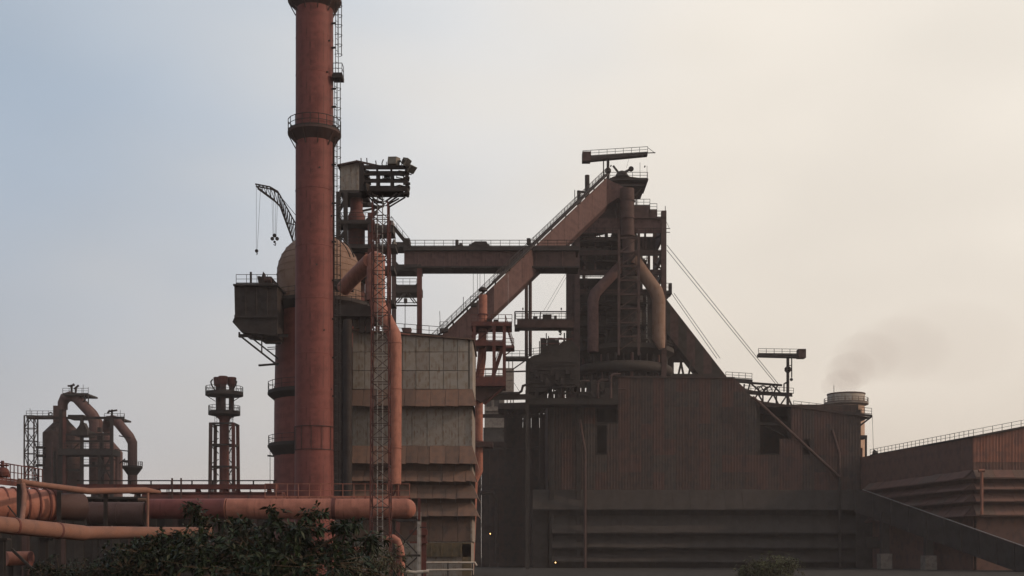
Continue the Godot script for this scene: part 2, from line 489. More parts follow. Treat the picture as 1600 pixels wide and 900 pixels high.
func stove() -> void:
	var d := 152.0; var s := d / F
	var cx := X(498.5, d)
	var t := thing("hot_blast_stove", "domed tan and rust hot blast stove standing behind the tall chimney", "stove", Vector3(cx, 0, -d))
	var b := B.new(); b.dome(cx, H(432, d), -d, 65 * s, 65 * s, 48, 12)
	part(t, "dome", b, mats.tan)
	b = B.new(); b.lathe(cx, -d, [[65 * s, H(480, d)], [65 * s, H(432, d)]], 48)
	part(t, "upper_shell", b, mats.tan)
	b = B.new(); b.lathe(cx, -d, [[70 * s, 0], [69 * s, H(640, d)], [66 * s, H(480, d)], [64 * s, H(480, d)]], 48)
	part(t, "lower_shell", b, mats.red)  # red below the platform also paints in shadow of chimney and bin
	for y in [478, 615]:
		var f := B.new(); flare(f, cx, -d, 64 * s, 79 * s, H(y, d), 0.3, 16 * s)
		var pf := part(t, "ring_platform", f, mats.steel)
		rail(pf, ring(cx, H(y, d), -d, 78.5 * s), mats.steel, 1.2, 1.5, 0.06)
	for y in [697]:
		var f := B.new(); flare(f, cx, -d, 69 * s, 79 * s, H(y, d), 0.25, 18 * s)
		var pf := part(t, "ring_platform", f, mats.steel)
		rail(pf, ring(cx, H(y, d), -d, 78 * s), mats.steel, 1.1, 1.5, 0.06)
	bpart(t, "bracket", P(418, 712, d), P(430, 713, d), 0.2, mats.steel)
	ladder(t, Vector3(cx - 74 * s, H(800, d), -d + 1.0), H(700, d), Vector3(-1, 0, 0.2).normalized(), mats.steel, false)
	var q := []
	for i in 9:
		var a := 0.35 + 1.1 * i / 8.0
		q.append(Vector3(cx + 65.8 * s * cos(a) * 0.85, H(432, d) + 65.8 * s * sin(a), -d + 65.8 * s * cos(a) * 0.5))
	var lb := B.new()
	for i in 8: lb.bar(q[i], q[i + 1], 0.12); lb.bar(q[i] + Vector3(0.5, 0, 0), q[i + 1] + Vector3(0.5, 0, 0), 0.12)
	part(t, "dome_ladder", lb, mats.steel)
	lb = B.new()
	for k in 5:
		var rr := ring(cx, H(432 - 10 * k, d), -d, sqrt(65.0 * 65.0 - 100.0 * k * k) * s + 0.02, 0, TAU, 40)
		for i in 40: lb.bar(rr[i], rr[i + 1], 0.05)
	part(t, "plate_seam", lb, mats.tan)

func bin() -> void:
	var d := 144.0
	var t := thing("steel_bin", "boxy dark steel bin cantilevered on braces left of the tall chimney", "bin", Vector3(X(400, d), 0, -d - 2.0))
	ppart(t, "shell", [[366, 446], [433, 447], [433, 525], [377, 519], [363, 503], [367, 494]], d, 5.0, mats.steel)
	for x in [383, 400, 417]: fpart(t, "stiffener", x - 1, 448, x + 1, 493, d - 0.15, 0.15, mats.steel)
	for q in [[374, 519, 374, 527], [392, 519, 392, 527], [412, 522, 412, 527], [374, 527, 392, 519], [392, 519, 410, 527]]: bpart(t, "frame_member", P(q[0], q[1], d + 0.3), P(q[2], q[3], d + 0.3), 0.2, mats.steel)
	fpart(t, "stiffener", 366, 492, 433, 496, d - 0.25, 0.25, mats.steel)
	fpart(t, "deck", 364, 443.5, 435, 446, d - 0.6, 6.0, mats.steel)
	rail(t, [P(369, 443.5, d + 5), P(369, 443.5, d - 0.4), P(434, 443.5, d - 0.4)], mats.steel, 1.1, 1.1)
	var eq := thing("winch", "small dark winch with a spiked motor on the railed steel bin", "winch", P(415, 443.5, d + 2))
	ppart(eq, "frame", [[402, 432], [404, 431], [409, 432], [411, 424], [413, 432], [424, 432], [427, 436], [434, 443.4], [429, 443.4], [424, 438], [421, 443.4], [404, 443.4]], d + 1.5, 1.4, mats.steel)
	tpart(eq, "drum", [P(413, 438, d + 0.8), P(424, 438, d + 0.8)], 0.32, mats.brown, 10)
	bpart(t, "post", P(392, 443, d + 1), P(392, 425, d + 1), 0.22, mats.steel)
	for k in 2:
		var dd := d + 0.4 + 3.8 * k
		beam(t, P(374, 524.5, dd), P(450, 524.5, dd), 0.3, 0.35, mats.steel)
		bpart(t, "brace", P(378, 527, dd), P(434, 571, dd), 0.22, mats.steel)
		bpart(t, "brace", P(392, 527, dd), P(434, 560, dd), 0.18, mats.steel)
		bpart(t, "strut", P(409, 527, dd), P(409, 551, dd), 0.14, mats.steel)
	tpart(t, "drain_pipe", L([[412, 526], [412, 532], [416, 535], [440, 535]], d + 1.5), 0.2, mats.steel, 8)
	for y in [543, 546]: bpart(t, "cable_tray", P(418, y, d + 1), P(434, y - 1, d + 1), 0.08, mats.steel)
	bpart(t, "outrigger", P(404, 571, d + 1), P(436, 568.5, d + 1), 0.22, mats.steel)

func derrick() -> void:
	var d := 172.0
	var t := thing("derrick_crane", "lattice jib crane with two hanging hooks left of the chimney", "crane", Vector3(X(498, d), 0, -d))
	var up := L([[399, 287.5], [422, 292], [434, 299], [462, 350], [492, 398]], d)
	var lo := L([[400, 291], [427, 311], [437, 321], [458, 378], [480, 408]], d)
	for off in [0.0, 1.1]:
		var o := Vector3(0, 0, -off)
		for i in 4:
			bpart(t, "chord", up[i] + o, up[i + 1] + o, 0.17, mats.steel); bpart(t, "chord", lo[i] + o, lo[i + 1] + o, 0.17, mats.steel)
	var nb := [4, 2, 9, 5]
	for i in 4:
		for j in nb[i]:
			var f: float = float(j) / nb[i]; var g: float = float(j + 1) / nb[i]
			var a: Vector3 = up[i].lerp(up[i + 1], f); var c: Vector3 = lo[i].lerp(lo[i + 1], (f + g) * 0.5)
			bpart(t, "lacing", a, c, 0.09, mats.steel)
			bpart(t, "lacing", c, up[i].lerp(up[i + 1], g), 0.09, mats.steel)
			bpart(t, "lacing", a, a + Vector3(0, 0, -1.1), 0.08, mats.steel)
	bpart(t, "stay", P(431, 298, d), P(470, 346, d), 0.08, mats.steel)
	bpart(t, "stay", P(446, 347, d), P(490, 360, d), 0.12, mats.steel)
	lattice(t, X(498, d), -d - 1.0, 0, H(385, d), 2.4, 2.4, 14, 0.25, 0.12, mats.steel, false)
	var c2 := B.new()
	for x in [[400.5, 290, 400.5, 389], [407, 296, 402, 389]]: c2.bar(P(x[0], x[1], d - 0.3), P(x[2], x[3], d - 0.3), 0.035)
	for x in [425, 427.5, 431, 433.5]: c2.bar(P(x, 313 if x < 428 else 318, d - 0.3), P(429 + (x - 429) * 0.6, 367, d - 0.3), 0.035)
	part(t, "rope", c2, mats.cable)
	var h := B.new()
	for q in [[429, 368, 3.2], [425.5, 373, 3.0], [433, 373, 3.0], [429, 378, 2.0]]: h.cyl(P(q[0], q[1], d - 0.6), P(q[0], q[1], d), q[2] * d / F, -1, 10)
	h.tube(L([[429, 379], [431, 381], [430, 383.5], [427.5, 382]], d - 0.3), 0.06, 6)
	part(t, "hook_block", h, mats.steel)
	h = B.new(); h.cyl(P(401, 392, d - 0.5), P(401, 392, d - 0.1), 2.8 * d / F, -1, 10)
	h.tube(L([[401, 394], [402, 396], [401, 398]], d - 0.3), 0.07, 6)
	part(t, "hook", h, mats.steel)

func transfer_tower() -> void:
	var d := 166.0; var s := d / F
	var t := thing("transfer_tower", "steel stair tower topped by a grey sheet metal housing beside the chimney", "tower", Vector3(X(565, d), 0, -d - 3))
	# housing
	var hb := thing("hoist_house", "weathered grey sheet metal house perched behind the floodlight mast head", "house", Vector3(X(550, d), H(298, d), -d - 3))
	ppart(hb, "wall", [[531, 258], [555, 253], [566, 256], [566, 297], [531, 297]], d, 6.0, mats.clad2)
	for x in [540, 549, 558]: fpart(hb, "sheet_joint", x - 0.4, 257, x + 0.4, 297, d - 0.06, 0.06, mats.clad2)
	var b := B.new()
	var r := L([[527, 256.5], [556, 250.5], [568, 254]], d - 0.6)
	for i in 2: b.hexa([r[i], r[i + 1], r[i + 1] + Vector3(0, -0.18, 0), r[i] + Vector3(0, -0.18, 0), r[i] + Vector3(0, 0, -7), r[i + 1] + Vector3(0, 0, -7), r[i + 1] + Vector3(0, -0.18, -7), r[i] + Vector3(0, -0.18, -7)])
	part(hb, "roof", b, mats.brown)
	bpart(hb, "roof_gutter", P(556, 251.5, d - 0.8), P(603, 262, d - 0.8), 0.3, mats.brown, 0.22)
	fpart(t, "support_deck", 530, 297, 572, 301, d - 0.4, 7, mats.steel)
	b = B.new(); b.lathe(X(557, d + 2.5), -d - 2.5, [[13.5 * s, 0], [13.5 * s, H(330, d)], [10 * s, H(322, d)], [10 * s, H(300, d)]], 24)
	part(t, "vessel", b, mats.oxide)
	for y in [345, 388, 430]:
		var f := B.new(); f.lathe(X(557, d + 2.5), -d - 2.5, [[14 * s, H(y + 4, d)], [17 * s, H(y + 2, d)], [17 * s, H(y - 2, d)], [14 * s, H(y - 2, d)]], 24)
		part(t, "flange", f, mats.steel)
	for q in [[529, 300, 560], [540, 300, 560], [578, 333, 560], [590, 350, 560], [608, 345, 900], [574, 395, 900], [532, 520, 900]]:
		column(t, q[0], q[1], q[2], d - 0.5, 0.55, mats.oxide if q[0] > 570 else mats.steel)
		column(t, q[0], q[1], q[2], d + 6, 0.5, mats.steel)
	for q in [[527, 585, 345, 351], [576, 614, 353, 364], [532, 618, 383, 389], [572, 616, 417, 424], [526, 582, 430, 436], [572, 616, 470, 476]]:
		fpart(t, "deck", q[0], q[2], q[1], q[3] - 1.5, d - 1, 3.5, mats.steel)
		rail(t, [P(q[0], q[2], d - 0.9), P(q[1], q[2], d - 0.9)], mats.steel, 1.1, 1.2, 0.06)
	for q in [[590, 330, 573, 345], [575, 318, 592, 326]]: bpart(t, "brace", P(q[0], q[1], d), P(q[2], q[3], d), 0.4, mats.steel)
	for i in 5:
		var y0 := 310.0 + i * 24
		stair(t, P(527 if i % 2 == 0 else 541, y0 + 24, d + 3), P(541 if i % 2 == 0 else 527, y0, d + 3), 0.9, mats.steel)
	for q in [[580, 312, 600, 318], [565, 330, 600, 322]]: bpart(t, "brace", P(q[0], q[1], d + 4), P(q[2], q[3], d + 4), 0.25, mats.steel)
	for q in [[581, 364, 590, 383], [590, 364, 581, 383], [594, 366, 607, 383], [594, 392, 607, 415], [607, 392, 594, 415]]:
		bpart(t, "brace", P(q[0], q[1], d + 2), P(q[2], q[3], d + 2), 0.14, mats.steel)
	rail(t, [P(565, 318, d), P(600, 318, d)], mats.steel)
	# inclined walkway down to the bridge
	var w := thing("inclined_walkway", "railed steel stair running down from the stair tower to the bridge", "walkway", P(626, 388, d + 5))
	bpart(w, "stringer", P(611, 350, d + 5), P(641, 387, d + 5), 0.3, mats.steel, 0.5)
	bpart(w, "stringer", P(611, 350, d + 6.3), P(641, 387, d + 6.3), 0.3, mats.steel, 0.5)
	rail(w, [P(611, 350, d + 5), P(638, 383, d + 5)], mats.steel, 1.1, 1.1)
	for y in [345, 374]:
		b = B.new(); b.cyl(P(613 + (y - 345) * 0.1, y, d + 3), P(613 + (y - 345) * 0.1, y + 8, d + 3), 0.12, 0.35, 8)
		part(w, "loudspeaker", b, mats.galv)

func dust_pipe() -> void:
	var d := 136.0; var s := d / F
	var t := thing("dust_main", "large rust pipe rising over a bend and dropping orange down the clad building", "pipe", Vector3(X(617, d), 0, -d))
	tpart(t, "inclined_leg", [P(536, 452, 141), P(548, 438, 140), P(578, 408, d)], 12 * s, mats.orange, 20)
	var b := B.new()
	b.dome(X(586.5, d), H(405, d), -d, 13.5 * s, 12 * s, 24, 6)
	b.lathe(X(586.5, d), -d, [[13.5 * s, H(470, d)], [13.5 * s, H(405, d)]], 24)
	part(t, "riser", b, mats.orange)
	b = B.new()
	b.tube([P(589, 400, d), P(589, 470, d), P(592, 482, d), P(615, 522, d - 2), P(617, 534, d - 2), P(617, 640, d - 2), P(616.5, 757, d - 2)], [12.5 * s, 12.5 * s, 12.3 * s, 10.6 * s, 10.4 * s, 10.4 * s, 10.2 * s], 24)
	part(t, "downleg", b, mats.orange)
	for y in [536, 608, 700]:
		var f := B.new(); f.lathe(X(617, d - 2), -d + 2, [[10.2 * s, H(y + 1, d - 2)], [11.0 * s, H(y + 0.7, d - 2)], [11.0 * s, H(y - 0.7, d - 2)], [10.2 * s, H(y - 1, d - 2)]], 24)
		part(t, "clamp_band", f, mats.orange)
	bpart(t, "stay_rod", P(605, 518, d - 1.5), P(640, 523, d + 2), 0.12, mats.oxide)
	column(t, 611, 757, 900, d, 0.4, mats.oxide, "support_post")
	column(t, 622, 757, 900, d - 1, 0.4, mats.oxide, "support_post")
	bpart(t, "brace", P(611, 780, d), P(622, 760, d - 1), 0.14, mats.oxide)
	# dark deck and columns between the stove and the pipe
	var f := thing("pipe_trestle", "dark steel trestle deck between the domed stove and the rust pipe", "trestle", Vector3(X(555, 140), 0, -141))
	fpart(f, "deck", 522, 478, 590, 494, 138, 6, mats.steel)
	rail(f, [P(525, 478, 138.2), P(574, 478, 138.2)], mats.steel)
	fpart(f, "deck", 520, 436, 548, 448, 143, 3, mats.steel)
	for q in [[527, 900], [546, 900], [566, 520], [576, 520]]: column(f, q[0], 494, q[1], 139, 0.6, mats.steel)
	for q in [[530, 500, 546, 520], [546, 500, 530, 520]]: bpart(f, "brace", P(q[0], q[1], 139), P(q[2], q[3], 139), 0.2, mats.steel)
	tpart(f, "downpipe", L([[543, 500], [543, 800]], 138.0), 0.5, mats.steel, 12)
	tpart(f, "downpipe", L([[535, 500], [535, 800]], 141.0), 0.5, mats.steel, 12)
	fpart(f, "gusset_box", 552, 494, 562, 512, 140, 2, mats.clad2)

func clad_building() -> void:
	var d := 140.0; var s := d / F
	var t := thing("clad_building", "grey panelled sheet metal building with flared rusty canopies", "building", Vector3(X(644, d), 0, -d - 6))
	var dep := 11.0
	fpart(t, "core", 553, 534, 736, 930, d + 0.35, dep, mats.clad2)
	var top := func(x: float) -> float: return 516.0 + (x - 551.0) * 0.078
	var cs := [mats.clad, mats.clad2, mats.clad3]
	var xs := [551.0, 570.0, 589.0, 608.0, 629.0, 650.0, 671.0, 693.0, 715.0, 732.0]
	var ys := [0.0, 550.0, 579.0, 608.0]
	for i in xs.size() - 1:
		for j in 3:
			var b := B.new()
			var o := rng.randf() * 0.05
			var x0: float = xs[i] + 0.35; var x1: float = xs[i + 1] - 0.35
			var ya: float = top.call(x0) if j == 0 else ys[j] + 0.4
			var yb: float = top.call(x1) if j == 0 else ys[j] + 0.4
			b.poly([P(x0, ya, d), P(x1, yb, d), P(x1, ys[j + 1] - 0.4, d), P(x0, ys[j + 1] - 0.4, d)], Vector3(0, 0, -0.3 - o))
			var q := part(t, "panel", b, cs[rng.randi() % 3])
			q.position.z += o
	fpart(t, "corner_post", 734, 531, 738.5, 608, d, 0.5, mats.clad3)
	for j in 3:
		for k in 5:
			var b := B.new(); var xx := X(738.5, d)
			b.box(Vector3(xx - 0.2, H(ys[j + 1] - 0.4, d), -d - 0.5 - (k + 1) * 2.1 + 0.04), Vector3(xx, H(ys[j] + 0.4 if j > 0 else 531.0, d), -d - 0.5 - k * 2.1))
			part(t, "panel", b, cs[(j + k) % 3])
	var rf := B.new()
	rf.hexa([P(548, 513, d - 0.4), P(741, 529, d - 0.4), P(741, 531, d - 0.4), P(548, 516, d - 0.4), P(548, 513, d - 0.4) + Vector3(0, 0, -dep - 1), P(741, 529, d - 0.4) + Vector3(0, 0, -dep - 1), P(741, 531, d - 0.4) + Vector3(0, 0, -dep - 1), P(548, 516, d - 0.4) + Vector3(0, 0, -dep - 1)])
	part(t, "roof", rf, mats.skirt2)
	rail(t, [P(612, 519, d + 6), P(690, 525, d + 6)], mats.steel, 1.1, 1.5, 0.06)
	# walls between canopies, as sheets
	for row in [[636, 697], [725, 738], [752, 760], [779, 788], [806, 846]]:
		var x := 550.0
		while x < 733:
			var w := 22.0 + rng.randf() * 3.0
			var b := B.new(); fbox(b, x + 0.3, row[0] - 12, minf(x + w, 736.0) - 0.3, row[1], d + 0.15 + rng.randf() * 0.05, 0.2)
			part(t, "sheet", b, mats.skirt2 if row[0] > 640 else mats.clad2)
			x += w
		var e := B.new(); e.box(Vector3(X(738, d) - 0.2, H(row[1], d), -d - dep), Vector3(X(738, d), H(row[0] - 12, d), -d - 0.1)); part(t, "sheet", e, mats.clad2)
	# flared canopies, each of bent sheets
	for row in [[608.5, 636, 11.0, "skirt"], [697, 725, 12.0, "skirt"], [736, 752.5, 12.0, "skirt2"], [758, 779.5, 14.0, "skirt2"], [786, 806.5, 14.0, "skirt2"]]:
		var can := B.new()
		var ylo := H(row[1], d); var yhi := H(row[0], d)
		var out := 1.15
		var x := 549.0
		var holder: MeshInstance3D = null
		# hip end at the right
		var a := Vector3(X(738, d), yhi, -d); var c := Vector3(X(738, d), yhi, -d - dep)
		var xo: float = row[2] * s
		var a2 := Vector3(X(738, d) + xo - 0.3, ylo, -d + out); var c2 := Vector3(X(738, d) + xo - 0.3, ylo, -d - dep)
		var th := Vector3(0, -0.06, 0)
		can.hexa([a, a2, c2, c, a + th, a2 + th, c2 + th, c + th])
		holder = part(t, "canopy", can, mats[row[3]])
		while x < 737.5:
			var x1 := minf(x + 17.0 + rng.randf() * 8.0, 738.0)
			if 738.0 - x1 < 8.0: x1 = 738.0
			var lift := rng.randf() * 0.07
			var p0 := Vector3(X(x + 0.2, d), yhi + lift, -d - 0.02); var p1 := Vector3(X(x1 - 0.2, d), yhi + lift, -d - 0.02)
			var q0 := Vector3(X(x + 0.2, d), ylo + lift, -d + out + rng.randf() * 0.06); var q1 := Vector3(X(x1 - 0.2, d), ylo + lift - rng.randf() * 0.12, -d + out + rng.randf() * 0.06)
			if x1 == 738.0: q1.x += xo - 0.3
			var sb := B.new(); sb.hexa([p0, p1, q1, q0, p0 + th, p1 + th, q1 + th, q0 + th])
			part(holder, "sheet", sb, mats[row[3]] if rng.randf() < 0.65 else mats["skirt" if row[3] == "skirt2" else "skirt2"])
			x = x1
	# foot of the building: frames and handrail pipes
	for q in [[663, 848, 736, 870], [722, 850, 736, 900]]: fpart(t, "door_frame", q[0], q[1], q[2], q[3], d - 0.2, 0.3, mats.ochre)
	for x in [674, 690, 706, 720]: fpart(t, "door_rib", x - 0.8, 849, x + 0.8, 870, d - 0.35, 0.15, mats.ochre)
	var hp := thing("guard_pipes", "two pale horizontal guard pipes before the clad building door", "guard rail", Vector3(X(700, d - 6), 0, -d + 6))
	tpart(hp, "pipe", [P(655, 879, d - 6), P(742, 879, d - 6), P(745, 884, d - 6)], 0.1, mats.pale, 8)
	tpart(hp, "pipe", [P(655, 891, d - 6), P(739, 890, d - 6)], 0.12, mats.pale, 8)
	for x in [660, 700, 738]: tpart(hp, "post", [Vector3(X(x, d - 6), 0, -d + 6), P(x, 878, d - 6)], 0.09, mats.steel, 8)
	# small hopper standing on the roof
	var h := thing("roof_hopper", "small rusty hopper with a hanging rod on the clad roof", "hopper", P(636, 520, d + 7))
	ppart(h, "tub", [[627, 512], [642, 512], [640, 521], [630, 521]], d + 6, 1.5, mats.rosy)
	bpart(h, "rod", P(633, 512, d + 6.5), P(633, 460, d + 6.5), 0.07, mats.steel)

# ---- cast house and sheds
func slab(par: Node3D, nm: String, a: Vector3, c: Vector3, a2: Vector3, c2: Vector3, th: Vector3, m: Material) -> MeshInstance3D:
	var b := B.new(); b.hexa([a, c, c2, a2, a + th, c + th, c2 + th, a2 + th]); return part(par, nm, b, m)
func canopy_row(par: Node3D, a: Vector3, c: Vector3, yhi: float, ylo: float, out: Vector3, step: float, m: Array) -> void:
	# a sloping canopy of sheets along the wall a -> c
	var n := maxi(1, int(a.distance_to(c) / step))
	var hold := slab(par, "canopy", Vector3(a.x, yhi - 0.12, a.z), Vector3(c.x, yhi - 0.12, c.z), Vector3(a.x, ylo - 0.1, a.z) + out * 0.96, Vector3(c.x, ylo - 0.1, c.z) + out * 0.96, Vector3(0, -0.05, 0), m[0])
	for i in n:
		var p := a.lerp(c, (i + 0.008) / n); var q := a.lerp(c, (i + 0.992) / n)
		var l := rng.randf() * 0.16
		var o := out * (1.0 + rng.randf() * 0.04)
		slab(hold, "sheet", Vector3(p.x, yhi + l, p.z), Vector3(q.x, yhi + l, q.z), Vector3(p.x, ylo + l, p.z) + o, Vector3(q.x, ylo + l, q.z) + o, Vector3(0, -0.06, 0), m[rng.randi() % m.size()])

func cast_house() -> void:
	var d := 240.0
	var t := thing("cast_house", "huge dark rusty cast house wall of patched sheets below the furnace", "building", Vector3(X(1100, d), 0, -d - 12))
	var ms := [mats.cast, mats.cast2, mats.cast3, mats.cast4, mats.cast, mats.cast3]
	var ytop := func(x: float) -> float:
		if x < 930: return 632.0
		if x < 966: return 606.0
		if x < 1146: return 588.0 + (x - 966.0) * 0.01
		if x < 1185: return 590.0 + (x - 1146.0) * 0.95
		if x < 1240: return 627.0 + (x - 1185.0) * 0.16
		return 636.0 + (x - 1240.0) * 0.12
	var rows := [560.0, 612.0, 636.0, 662.0, 686.0, 711.0, 738.0, 766.0]
	for i in 27:
		var lean := rng.randi() % 6
		var x0 := 858.0 + i * 18.0; var x1 := x0 + 18.0
		for j in 7:
			var mx := x0 + 9.0; var my: float = (rows[j] + rows[j + 1]) * 0.5
			if rows[j + 1] <= minf(ytop.call(x0 + 1), ytop.call(x1 - 1)) + 1: continue
			if mx > 930 and mx < 966 and my < 662: continue
			if mx > 930 and mx < 948 and my < 709: continue
			if mx > 1182 and mx < 1236 and my > 637 and my < 711 and not (mx > 1218 and my > 690): continue
			var xa := x0 + 0.03; var xb := x1 - 0.03
			if mx > 1254 and mx < 1272 and j == 4: xa = 1265.0
			var ya := maxf(rows[j] + 0.03, ytop.call(xa)); var yb := maxf(rows[j] + 0.03, ytop.call(xb))
			var lo: float = rows[j + 1] - 0.03
			if ya > lo - 0.5: ya = lo - 0.5
			if yb > lo - 0.5: yb = lo - 0.5
			var b := B.new(); b.poly([P(xa, ya, d), P(xb, yb, d), P(xb, lo, d), P(xa, lo, d)], Vector3(0, 0, -0.12))
			for k in 4:
				var rx := lerpf(xa, xb, (k + 0.5) / 4.0); var ry := lerpf(ya, yb, (k + 0.5) / 4.0)
				b.hexa([P(rx - 0.9, ry, d), P(rx + 0.9, ry, d), P(rx + 0.9, lo, d), P(rx - 0.9, lo, d), P(rx - 0.45, ry, d - 0.03), P(rx + 0.45, ry, d - 0.03), P(rx + 0.45, lo, d - 0.03), P(rx - 0.45, lo, d - 0.03)])
			var q := part(t, "panel", b, ms[lean if rng.randf() < 0.7 else rng.randi() % 6]); q.position.z += rng.randf() * 0.09
	# inner frame seen through the missing sheets
	for x in [862, 930, 966, 1020, 1075, 1130, 1184, 1234, 1290, 1341]: column(t, x, minf(ytop.call(x) + 4, 640.0), 900, d + 1.0, 0.8, mats.greysheet)
	for y in [662, 711]: beam(t, P(862, y, d + 0.8), P(1341, y, d + 0.8), 0.4, 0.7, mats.greysheet)
	for q in [[931, 606, 966, 640], [966, 606, 931, 640], [1184, 660, 1234, 684]]: bpart(t, "brace", P(q[0], q[1], d + 1), P(q[2], q[3], d + 1), 0.3, mats.greysheet)
	fpart(t, "inner_wall", 852, 632, 1341, 930, d + 16, 0.4, mats.cast)
	fpart(t, "inner_wall", 930, 592, 1146, 640, d + 15, 0.4, mats.cast)
	var b2 := B.new(); b2.box(Vector3(X(858, d) - 0.3, 0, -d - 34), Vector3(X(858, d), H(634, d), -d - 0.2)); part(t, "side_wall", b2, mats.cast)
	b2 = B.new(); b2.box(Vector3(X(1345, d) - 0.4, 0, -d - 34), Vector3(X(1345, d), H(650, d), -d - 0.2)); part(t, "side_wall", b2, mats.cast)
	slab(t, "roof", P(856, 631, d - 0.3), P(964, 631, d - 0.3), P(856, 631, d - 0.3) + Vector3(0, 1.5, -34), P(964, 631, d - 0.3) + Vector3(0, 1.5, -34), Vector3(0, -0.3, 0), mats.cast)
	slab(t, "roof", P(964, 587, d - 0.3), P(1148, 589, d - 0.3), P(964, 587, d - 0.3) + Vector3(0, 0.4, -34), P(1148, 589, d - 0.3) + Vector3(0, 0.4, -34), Vector3(0, -0.3, 0), mats.cast)
	slab(t, "roof", P(1184, 626, d - 0.3), P(1346, 648, d - 0.3), P(1184, 626, d - 0.3) + Vector3(0, 0.4, -34), P(1346, 648, d - 0.3) + Vector3(0, 0.4, -34), Vector3(0, -0.3, 0), mats.cast)
	rail(t, [P(1240, 635, d), P(1300, 642, d), P(1346, 647.5, d)], mats.steel, 1.1, 1.5, 0.08)
	# side platform at the right end
	slab(t, "end_platform", P(1318, 643, d - 0.5), P(1363, 648, d - 0.5), P(1318, 643, d + 3), P(1363, 648, d + 3), Vector3(0, -0.5, 0), mats.steel)
	rail(t, [P(1318, 643, d - 0.4), P(1362, 647.5, d - 0.4), P(1362, 647.5, d + 3)], mats.steel, 1.2, 1.4, 0.08)
	bpart(t, "brace", P(1362, 651, d), P(1340, 668, d), 0.3, mats.steel)
	ppart(t, "gusset", [[1318, 647], [1361, 652], [1340, 661], [1330, 664]], d + 0.3, 0.3, mats.steel)
	fpart(t, "end_deck", 1338, 680, 1355, 685, d, 3, mats.steel)
	column(t, 1353, 682, 900, d + 0.4, 0.35, mats.steel); column(t, 1346, 700, 900, d + 1.5, 0.35, mats.brown)
	bpart(t, "drop_rope", P(1363, 650, d), P(1365, 712, d), 0.06, mats.cable)
	# canopies at the foot
	var zl := [mats.greysheet]
	var a := P(832, 800, d - 0.2); var c := P(1349, 800, d - 0.2)
	for r in [[766, 797], [806, 833], [838, 856], [861, 878]]:
		canopy_row(t, a if r[0] == 766 else P(862, 800, d - 0.2), c, H(r[0], d), H(r[1], d), Vector3(0, 0, 2.2), 3.4, zl)
	for r in [[797, 808], [833, 840], [856, 863], [878, 905]]:
		for i in 18: fpart(t, "sheet", 862 + i * 27 + 0.2, r[0] - 14 if r[0] < 870 else r[0] - 8, 862 + i * 27 + 26.8, r[1], d - 0.02, 0.15, mats.greysheet)
	fpart(t, "pier", 832, 790, 860, 930, d + 0.2, 3, mats.greysheet)
	# downspouts and the long slanting strut
	tpart(t, "downspout", L([[906, 655], [907, 664], [914, 705], [914, 905]], d - 2.6), 0.28, mats.brown, 8)
	tpart(t, "downspout", L([[1300, 672], [1311, 708], [1312, 745]], d - 0.6), 0.3, mats.brown, 8)
	bpart(t, "cross_arm", P(1306, 710.5, d - 0.6), P(1320, 711, d - 0.6), 0.2, mats.brown)
	tpart(t, "strut", [P(1176, 620, d - 0.8), P(1312, 746, d - 0.8)], 0.3, mats.brown, 8)
	tpart(t, "downspout", L([[1312, 746], [1313, 905]], d - 2.7), 0.26, mats.greysheet, 8)

func annex() -> void:
	var d := 262.0
	var t := thing("annex", "sooty dark annex with a thin flat roof between the two buildings", "building", Vector3(X(800, d), 0, -d - 8))
	slab(t, "roof", P(778, 630, d - 4), P(902, 626, d - 4), P(778, 630, d - 4) + Vector3(0, 0.4, -14), P(902, 626, d - 4) + Vector3(0, 0.4, -14), Vector3(0, -1.3, 0), mats.cast2)
	slab(t, "lower_roof", P(785, 672, d - 3), P(860, 634, d - 3), P(785, 672, d + 6), P(860, 634, d + 6), Vector3(0, -0.5, 0), mats.cast2)
	for i in 12:
		var x := 713.0 + i * 13
		fpart(t, "sheet", x + 0.2, 690 if i < 6 else 652, x + 12.8, 910, d + rng.randf() * 0.15, 0.3, mats.cast if i % 3 else mats.cast2)
	for x in [790, 806, 826, 846]: column(t, x, 634, 900, d - 2, 0.7, mats.cast2)
	for y in [650, 700, 760, 820]: beam(t, P(752, y, d - 1.5), P(856, y, d - 1.5), 0.4, 0.8, mats.cast2)
	for q in [[790, 640, 806, 655], [806, 640, 790, 655], [826, 704, 846, 758]]: bpart(t, "brace", P(q[0], q[1], d - 2), P(q[2], q[3], d - 2), 0.25, mats.cast2)
	tpart(t, "pipe", L([[750, 770], [770, 770], [776, 780], [776, 880]], d - 6.0), 0.45, mats.cast2, 10)
	for q in [[766, 834, 13], [868, 879, 40]]:
		var dd: float = d - q[2]
		var l := thing("bulkhead_lamp", "tiny lit work lamp glowing in the dark gap beside the clad building" if q[0] < 800 else "tiny lit work lamp under the lowest cast house canopy", "lamp", P(q[0], q[1], dd))
		var b := B.new(); b.dome(X(q[0], dd), H(q[1], dd), -dd, 0.1, 0.1, 12, 4); b.lathe(X(q[0], dd), -dd, [[0.0, H(q[1], dd) - 0.1], [0.1, H(q[1], dd)]], 12)
		var m := StandardMaterial3D.new(); m.albedo_color = Color(1, 0.85, 0.6); m.emission_enabled = true; m.emission = Color(1, 0.8, 0.5); m.emission_energy_multiplier = 5.0
		part(l, "bulb", b, m)
		var br := B.new(); br.box(P(q[0], q[1], dd) + Vector3(-0.05, 0.1, -1.0), P(q[0], q[1], dd) + Vector3(0.05, 0.2, 0)); part(l, "bracket", br, mats.steel)
		var o := OmniLight3D.new(); o.light_energy = 0.4; o.light_color = Color(1, 0.8, 0.5); o.omni_range = 20; o.shadow_enabled = true; o.light_size = 0.1
		o.name = "lamp_light"; l.add_child(o); o.position = Vector3(0, 0, 0.3)

